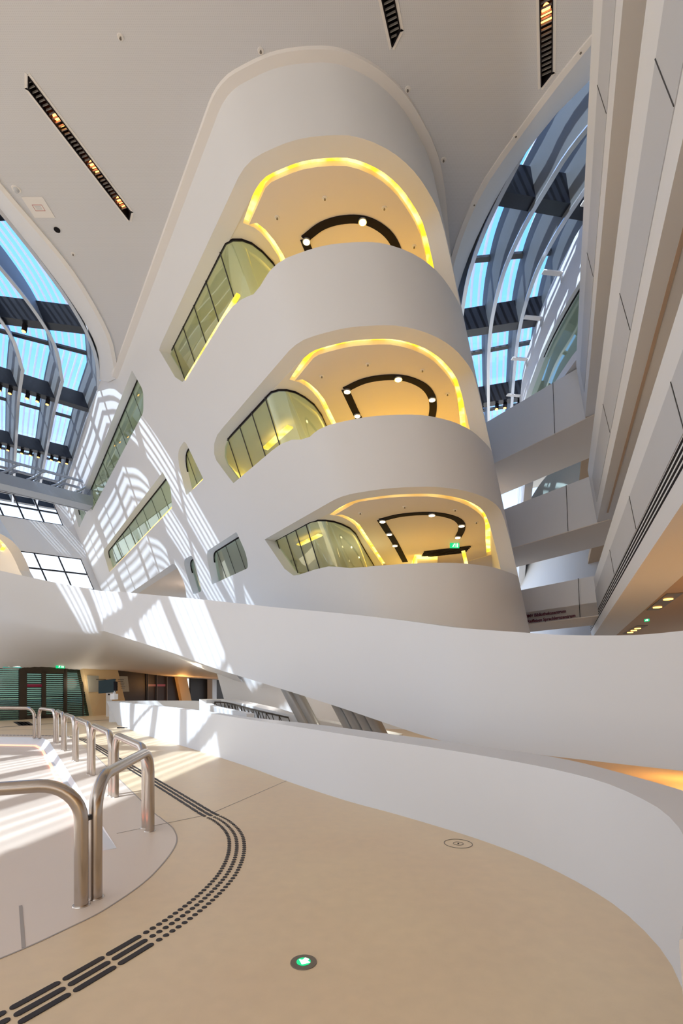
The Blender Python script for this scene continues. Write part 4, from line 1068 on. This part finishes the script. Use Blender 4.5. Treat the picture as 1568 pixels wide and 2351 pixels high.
# monitor on the parapet
p = U(262, 1606, 19.0)
t = thing('info_screen', 'black flat monitor on a short white pole on the parapet end', 'monitor', p); t.rotation_euler = (0, 0, -.3)
mb = MB(); mb.bar((0, 0, 0), (0, 0, .22), .2, .2, (0, 1, 0)); mb.bar((0, 0, .2), (0, 0, .62), .08, .08, (0, 1, 0)); mb.build('pole', M['white'], t)
mb = MB(); mb.bar((-.02, -.06, .22), (-.02, -.06, .78), .05, .62, (1, 0, 0)); 
mb = MB(); mb.add([(-.42, -.35, .24), (.02, -.05, .28), (.02, -.05, .80), (-.42, -.35, .74), (-.40, -.28, .24), (.05, .02, .28), (.05, .02, .80), (-.40, -.28, .74)], [(0, 1, 2, 3), (7, 6, 5, 4), (0, 4, 5, 1), (1, 5, 6, 2), (2, 6, 7, 3), (3, 7, 4, 0)])
mb.build('screen', M['screen'], t)
mb = MB(); mb.bar((.07, 0, .34), (.07, 0, .7), .1, .1, (0, 1, 0)); mb.build('screen_mount', M['black'], t)
exit_sign(U(349, 1511, 26.5), .42, 'small green exit sign on the white wall under the ramp', 0, .6)
exit_sign(shp(-22, 7.0, 3.0), .5, 'small green exit sign in the brown recess above the ramp wall', 0, .3)
# ------------------------------------------------------------------ right galleries
d3 = Vector((.4097, .9122)); n3 = Vector((.9122, -.4097))
def G(q, u, h): p = n3 * q + d3 * u; return V(p.x, p.y, h)
GAL = [(1, 1.35, 2.2, 1.14, 4.0, 26), (2, 1.245, 6.1, .93, 8.1, 20.6), (3, .856, 10.27, .54, 12.35, 20.9)]
GN = {1: 'lowest', 2: 'middle', 3: 'top'}
u0 = -5
for lv, q0, h0, q1, h1, u1 in GAL:
    t = thing('gallery_balustrade', 'long white balustrade with grey panel of the %s right gallery' % GN[lv], 'balustrade', (0, 0, 0), 'right gallery balustrades')
    prf = [(q0, h0), (q1, h1), (q1 + .28, h1), (q1 + .42, h0 + .7), (q0 + .9, h0 + .7), (q0 + .9, h0)]
    loft('balustrade_body', [[G(q, u, h) for q, h in prf] for u in (u0, u1)], M['white'], t, smooth=False)
    def band(f0, f1, m, nm, pr=.012, u0_=u0, u1_=u1):
        qa, ha = q0 + (q1 - q0) * f0, h0 + (h1 - h0) * f0; qb, hb = q0 + (q1 - q0) * f1, h0 + (h1 - h0) * f1
        return loft(nm, [[G(qa - pr, u, ha), G(qb - pr, u, hb), G(qb + .03, u, hb), G(qa + .03, u, ha)] for u in (u0_, u1_)], m, t, smooth=False)
    if lv == 1:
        band(.36, .75, M['grey'], 'grey_panel', .012, u0, u1 - 1)
        for k in range(4): band(.19 + .045 * k, .19 + .045 * k + .022, M['black'], 'slot', .006)  # black strips stand in for the shade inside the louvre grooves
    elif lv == 2: band(.21, .66, M['grey'], 'grey_panel', .012, u0, u1 - 1)
    else: band(.2, .62, M['grey'], 'grey_panel', .012, u0, u1 - 1)
    f0, f1 = {1: (.36, .75), 2: (.21, .66), 3: (.2, .62)}[lv]
    for u in (3.4, 6.8, 10.6, 14.6):
        qa, ha = q0 + (q1 - q0) * f0, h0 + (h1 - h0) * f0; qb, hb = q0 + (q1 - q0) * f1, h0 + (h1 - h0) * f1
        mb = MB(); mb.bar(G(qa - .014, u - .25, ha), G(qb - .014, u, hb), .012, .012); mb.build('panel_joint', M['dark'], t)
    # soffit behind the balustrade
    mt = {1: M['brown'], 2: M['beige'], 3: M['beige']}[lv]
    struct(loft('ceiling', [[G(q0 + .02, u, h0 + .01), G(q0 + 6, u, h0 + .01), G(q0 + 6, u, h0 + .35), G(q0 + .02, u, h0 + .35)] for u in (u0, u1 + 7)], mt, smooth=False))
    if lv == 2:
        mb = MB(); qg = q0 + .27; mb.bar(G(qg, u0, h0 - .0), G(qg, u1 - 1, h0 - .0), .06, .03)
        struct(mb.build('trim_8', M['brown']))
# walls at the back of the galleries
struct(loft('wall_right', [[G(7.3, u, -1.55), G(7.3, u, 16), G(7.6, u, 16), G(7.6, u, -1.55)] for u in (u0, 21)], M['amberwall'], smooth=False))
# downlights in the brown soffit
def U_soff(px, py, h): return U(px, py, h=h)
for (a, b, c_, d_, lab, n) in [((1500, 1400), (1550, 1362), (1513, 1391), (1532, 1379), 'recessed slot with two orange lamps in the brown soffit, right', 2), ((1440, 1455), (1475, 1436), (1452, 1449), (1466, 1441), 'smaller recessed slot with orange lamps near the ramp wall', 3)]:
    t = thing('recessed_light', lab, 'ceiling light', (0, 0, 0))
    A = U(*a, h=2.2); Bq = U(*b, h=2.2)
    mb = MB(); mb.bar(A, Bq, .34, .02); mb.build('recess', M['brown'] if False else M['plate'], t)
    for k in range(n):
        f = .22 + .5 * k / max(1, n - 1); q = A.lerp(Bq, f)
        mb = MB(); mb.cyl(q - Vector((0, 0, .03)), (0, 0, 1), .11, .11, .02, 16); mb.build('lamp', M['orangelamp'], t)
exit_sign(U(1485, 1424, h=1.9), .13, 'tiny hanging exit sign below the brown soffit', 0, -1.1)
# ------------------------------------------------------------------ bridges from the galleries to the tower
BR = {3: (10.27, 12.3, (7.1, 22.6), (9.35, 18.9), 3.2), 2: (6.1, 7.9, (7.63, 21.7), (9.55, 18.5), 3.0), 1: (2.6, 4.1, (8.0, 20.8), (9.7, 18.1), 2.6)}
BL = {3: 'highest', 2: 'middle', 1: 'lowest, lettered'}
for lv, (h0, h1, L_, R_, w) in BR.items():
    L_ = Vector(L_); R_ = Vector(R_); d = (R_ - L_).normalized(); n = Vector((-d.y, d.x))
    if n.y < 0: n = -n
    A = L_ - d * 4.0; E2 = R_ - d * .5
    # far corner curves into the gallery line
    C1 = R_ + d * .25 + d3 * -.25; C2 = R_ + d * .35 - d3 * 1.3
    path = [A, L_, E2] + [R_ + d * .6]
    t = thing('bridge', 'white bridge between tower and right galleries, %s one' % BL[lv], 'bridge', (0, 0, 0), 'bridges beside the tower')
    pin = off2(path, .25); 
    if (pin[0] - path[0]).dot(n) < 0: pin = off2(path, -.25)
    lean = n * -.0
    loft('bridge_balustrade', [[V(a.x, a.y, h0), V(a.x - n.x * .12 * (lv > 1), a.y - n.y * .12 * (lv > 1), h1), V(b.x, b.y, h1), V(b.x, b.y, h0)] for a, b in zip(path, pin)], M['white'], t, angle=30)
    q = [L_ - d * 4, R_ + d * .6, R_ + d * .6 + n * w, L_ - d * 4 + n * w]
    mb = MB(); mb.prism([tuple(v) for v in q], h0 - .03 + EYE, h0 + .5 + EYE); mb.build('bridge_deck', M['soffit'], t)
    b0 = [L_ - d * 4 + n * w, R_ + d * .6 + n * w]
    mb = MB(); mb.bar(V(b0[0].x, b0[0].y, (h0 + h1) / 2 + .2), V(b0[1].x, b0[1].y, (h0 + h1) / 2 + .2), .25, h1 - h0 - .2); mb.build('rear_balustrade', M['white'], t)
    j = L_.lerp(R_, .72) - n * .012
    mb = MB(); mb.bar(V(j.x, j.y, h0), V(j.x - n.x * .12, j.y - n.y * .12, h1), .015, .015, (1, 0, 0)); mb.build('panel_joint', M['dark'], t)
    BR[lv] += (d, n, t)
# lettering on the lowest bridge
h0, h1, L_, R_, w, d, n, tb = BR[1]
L_ = Vector(L_); R_ = Vector(R_)
for i, (txt, px_end, py, hz) in enumerate([('OMV Bibliothekszentrum', 1301, 1406, 0), ('Raiffeisen Sprachlernzentrum', 1323, 1416.5, 0)]):
    cu = bpy.data.curves.new('lettering', 'FONT'); cu.body = txt; cu.align_x = 'RIGHT'; cu.size = .185; cu.extrude = .004
    cu.offset = .0045
    o = bpy.data.objects.new('lettering', cu); COL.objects.link(o); cu.materials.append(M['wine'])
    k = (px_end - 784) / F; den = d.x - k * d.y; tt = (k * L_.y - L_.x) / den; p = L_ + d * tt - n * .05
    hh = (1572 - py) / F * p.y
    o.location = V(p.x, p.y, hh)
    ang = math.atan2(d.y, d.x); o.rotation_euler = (math.radians(90), 0, ang)
    me = bpy.data.meshes.new_from_object(o); mw = o.matrix_basis.copy(); bpy.data.objects.remove(o)
    o = bpy.data.objects.new('lettering', me); COL.objects.link(o); o.matrix_basis = mw
    o.parent = tb; o['label'] = 'dark red lettering'
# ------------------------------------------------------------------ wall with curved strip window right of the right skylight
rwp = [Vector((p[0], p[1])) for p in catmull([(13, 9, 0), (10.2, 13.5, 0), (9.05, 17.2, 0), (8.95, 20.5, 0), (9.3, 23.6, 0), (10.0, 27, 0), (12, 33, 0), (14, 39, 0)], 8)]
rwp = resamp(rwp, 80); racc = [0]
for i in range(1, 80): racc.append(racc[-1] + (rwp[i] - rwp[i - 1]).length)
def rmap(u, h, k, o0=0.0, o1=.4):
    i = 0
    while i < 78 and racc[i + 1] < u: i += 1
    p = rwp[i].lerp(rwp[i + 1], (u - racc[i]) / (racc[i + 1] - racc[i])); dd_ = (rwp[i + 1] - rwp[i]).normalized(); nn_ = Vector((dd_.y, -dd_.x)) * (o0 + (o1 - o0) * k)
    return V(p.x + nn_.x, p.y + nn_.y, h)
RL = racc[-1]
def uy(Y): return racc[min(range(80), key=lambda i: abs(rwp[i].y - Y))]
hr = [(uy(14.5), 12.7), (uy(14.5), 15.15), (uy(26.5), 15.0), (uy(27.5), 14.0), (uy(27.5), 12.7)]
wh = [[(uy(24), 8.3), (uy(24), 10.0), (uy(34), 10.0), (uy(34), 8.3)], [(uy(24), 4.4), (uy(24), 6.0), (uy(34), 6.0), (uy(34), 4.4)]]
struct(sheet('wall_right', rmap, [(0.1, 12.45), (uy(24), 12.3), (uy(27), 9.0), (RL - .1, 6.0), (RL - .1, 17.1), (0.1, 17.1)], [hr], M['white'], step=1.2, grid=[(u * .8, h * 2.) for u in range(1, 42) for h in range(0, 9)], angle=30))
g = thing('strip_window', 'curved strip window with black joints high on the right wall', 'window')
sheet('glass_pane', lambda u, h, k: rmap(u, h, 0, .25 + .02 * k), hr, [], M['glass'], step=.8, parent=g)
mb = MB()
lw = [Vector((p[0], p[1])) for p in catmull([(17.5, 22.5, 0), (14.2, 23.2, 0), (12.6, 25.4, 0), (12.3, 28.5, 0), (12.9, 33, 0), (14, 40, 0)], 6)]
lw2 = off2(lw, .4)
struct(loft('wall_right', [[V(a.x, a.y, -1.55), V(b.x, b.y, -1.55), V(b.x, b.y, 12.1), V(a.x, a.y, 12.1)] for a, b in zip(lw, lw2)], M['white']))
for y in (17.2, 18.4, 19.7, 21.2, 22.8, 24.4, 26): mb.bar(rmap(uy(y), 12.6, 0, .2), rmap(uy(y), 15.15, 0, .2), .05, .05)
mb.build('glass_joints', M['black'], g)
mb = MB()
us = [uy(14.5) + (uy(26.5) - uy(14.5)) * i / 20 for i in range(21)]
for a, b in zip(us, us[1:]): mb.bar(rmap(a, 15.08, 0, .18), rmap(b, 15.08, 0, .18), .05, .06)
mb.build('head_frame', M['black'], g)
struct(sheet('ceiling', lambda u, h, k: rmap(u, 15.2 + .2 * k, 0, h), [(uy(14), .3), (RL - 1, .3), (RL - 1, 5), (uy(14), 5)], [], M['inner'], step=1.5))
struct(sheet('wall_right', lambda u, h, k: rmap(u, h, 0, 4.5 + .2 * k), [(uy(14), 12), (RL - 1, 12), (RL - 1, 15.2), (uy(14), 15.2)], [], M['inner'], step=1.5))
for j, y in enumerate((17.0, 19.6, 22.2, 25.0, 28.0)):
    p = rmap(uy(y), 16.55, 0, -.0); t = thing('bracket_plate', 'small white wall bracket under the right skylight, %s from the front' % ordn[j], 'bracket', p, 'brackets along the right skylight wall')
    mb = MB(); mb.bar((-.05, 0, 0), (-.85, -.1, 0), .22, .04); mb.build('plate', M['trim'], t)
    mb = MB(); mb.bar((-.06, 0, -.35), (-.06, 0, .02), .05, .05, (0, 1, 0)); mb.build('hanger', M['grey'], t)
# far end wall of the right canyon, with windows
def fw(x, h, k): return V(x, 40 + .4 * k, h)
struct(sheet('wall_far', fw, [(2, -1.5), (22, -1.5), (22, 17.5), (2, 17.5)], [[(8, 8.5), (17.5, 8.5), (17.5, 16.5), (8, 16.5)], [(8, .5), (17.5, .5), (17.5, 7.0), (8, 7.0)]], M['white'], step=4))
for nm_, (x0_, x1_, a_, b_) in (('window_3', (8, 17.5, 8.5, 16.5)), ('window_4', (8, 17.5, .5, 7.0))):
    mb = MB()
    for i in range(5):
        x = x0_ + (x1_ - x0_) * i / 4; mb.bar(fw(x, a_, .4), fw(x, b_, .4), .12, .12)
    for i in range(4):
        h = a_ + (b_ - a_) * i / 3; mb.bar(fw(x0_, h, .4), fw(x1_, h, .4), .12, .12)
    o = struct(mb.build(nm_, M['blackbeam']))
    mb = MB(); mb.add([fw(x0_, a_, .5), fw(x1_, a_, .5), fw(x1_, b_, .5), fw(x0_, b_, .5)], [(0, 1, 2, 3)]); mb.build('glass_pane', M['skyglass'], o)
# added unseen fill lamps: under the galleries, under the ramp, behind the long wall
def lamp(x, y, z, e_, c, r=.3):
    L = bpy.data.objects.new('interior_lamp', bpy.data.lights.new('interior_lamp', 'POINT')); COL.objects.link(L)
    L.location = (x, y, z); L.data.energy = e_; L.data.color = c; L.data.shadow_soft_size = r
AMB = (1.0, .55, .15)
lamp(7.5, 9.5, 1.0, 60, (1, .62, .3)); lamp(5.6, 8.0, .6, 45, (1, .5, .1))
for lv, h in ((2, 6.1), (3, 10.27)):
    for u in (4, 11):
        p = G(3.6, u, h - 1.0); lamp(p.x, p.y, p.z, 22, (1, .62, .28))
for u, k_ in ((4.5, 1.0), (13.5, 1.6)):  # hidden lamps added behind the top balustrade to brighten the bridges
    for q_, h_ in ((1.15, 11.6),):
        p = G(q_, u, h_); lamp(p.x, p.y, p.z, 55 * k_, (1, .9, .78), .08)
lamp(-9.5, 29, 1.6, 60, (1, .45, .12)); lamp(-12.5, 23.6, 1.6, 16, (1, .85, .65)); lamp(-2.2, 15.6, 1.55, 45, (1, .93, .85), .15); lamp(1.2, 13.0, 1.15, 45, (1, .93, .75), .15); lamp(-5.2, 17.6, 2.2, 30, (1, .85, .65), .15)  # under-ramp ones added behind the ribbon to brighten the wall and columns
for s, h in ((-6.5, 12.9), (-3.5, 12.9)):
    p = shp(s, h, 3.0); lamp(p.x, p.y, p.z, 45, (1, .72, .3))
p = shp(-4.5, 8.8, 3.2); lamp(p.x, p.y, p.z, 55, (1, .8, .45))
p = shp(-3.5, 4.6, 3.2); lamp(p.x, p.y, p.z, 55, (1, .85, .55))
for s in (-15, -22, -29):
    p = shp(s, 14.4, 3.4); lamp(p.x, p.y, p.z, 60, (1, .9, .6)); p = shp(s, 10.2, 3.4); lamp(p.x, p.y, p.z, 50, (1, .9, .65))
p = shp(-9.8, 9.9, 2.5); lamp(p.x, p.y, p.z, 60, (1, .62, .1))
p = shp(-9.5, 6.2, 3.0); lamp(p.x, p.y, p.z, 60, (1, .9, .75)); p = shp(-22, 6.4, 3.0); lamp(p.x, p.y, p.z, 60, (1, .8, .7))
# ------------------------------------------------------------------ floor fittings
p = U(697, 2210, h=-1.55); R = .5 * 61.2 / F * p.y
t = thing('floor_escape_light', 'round grey floor plate with a green lit circle and white arrow', 'floor light', p); t.location.z = 0
mb = MB(); mb.cyl((0, 0, 0), (0, 0, 1), R, R * .985, .005, 48); mb.build('plate', M['plate'], t, True, 30)
mb = MB(); mb.cyl((0, 0, .004), (0, 0, 1), R * .53, R * .53, .003, 40); mb.build('green_lens', M['exitg'], t)
mb = MB(); r = R * .5; k = F / p.y
def fp(zx, zy):
    q = U(640 + zx / 13.07, 2160 + zy / 13.07, h=-1.55) - p; return (q.x, q.y)
mb.prism([fp(*q) for q in [(610, 598), (690, 745), (945, 690), (862, 645), (908, 590), (790, 548), (712, 618)]], .007, .009); mb.build('arrow', M['exitw'], t)
p = U(1052, 1937, h=-1.55)
t = thing('floor_box', 'round flush floor box cover with a black key hole near the parapet', 'floor box', (p.x, p.y, 0))
def ring(name, r, w, m, parent, z=.001):
    secs = [[(math.cos(a) * (r - w), math.sin(a) * (r - w), z), (math.cos(a) * r, math.sin(a) * r, z), (math.cos(a) * r, math.sin(a) * r, z + .003), (math.cos(a) * (r - w), math.sin(a) * (r - w), z + .003)] for a in [2 * math.pi * k / 48 for k in range(48)]]
    return loft(name, secs, m, parent, loop=True, smooth=False)
ring('outer_ring', .137, .006, M['plate'], t); ring('inner_ring', .05, .004, M['plate'], t)
mb = MB(); mb.cyl((0, 0, .001), (0, 0, 1), .008, .008, .003, 12); mb.build('key_hole', M['black'], t)
# small black cable stub on the floor by the parapet
p = U(277, 1672, h=-1.54); t = MB(); t.bar(p - Vector((.12, 0, -.02)), p + Vector((.12, .02, .02)), .07, .04)
o = t.build('floor_plug', M['black']); tag(o, 'small black plug lying on the floor by the parapet foot', 'plug')
tube('cable', [p + Vector((.12, 0, .02)), p + Vector((.5, .1, .01)), p + Vector((.8, .3, .02))], .012, M['black'], o, 8)
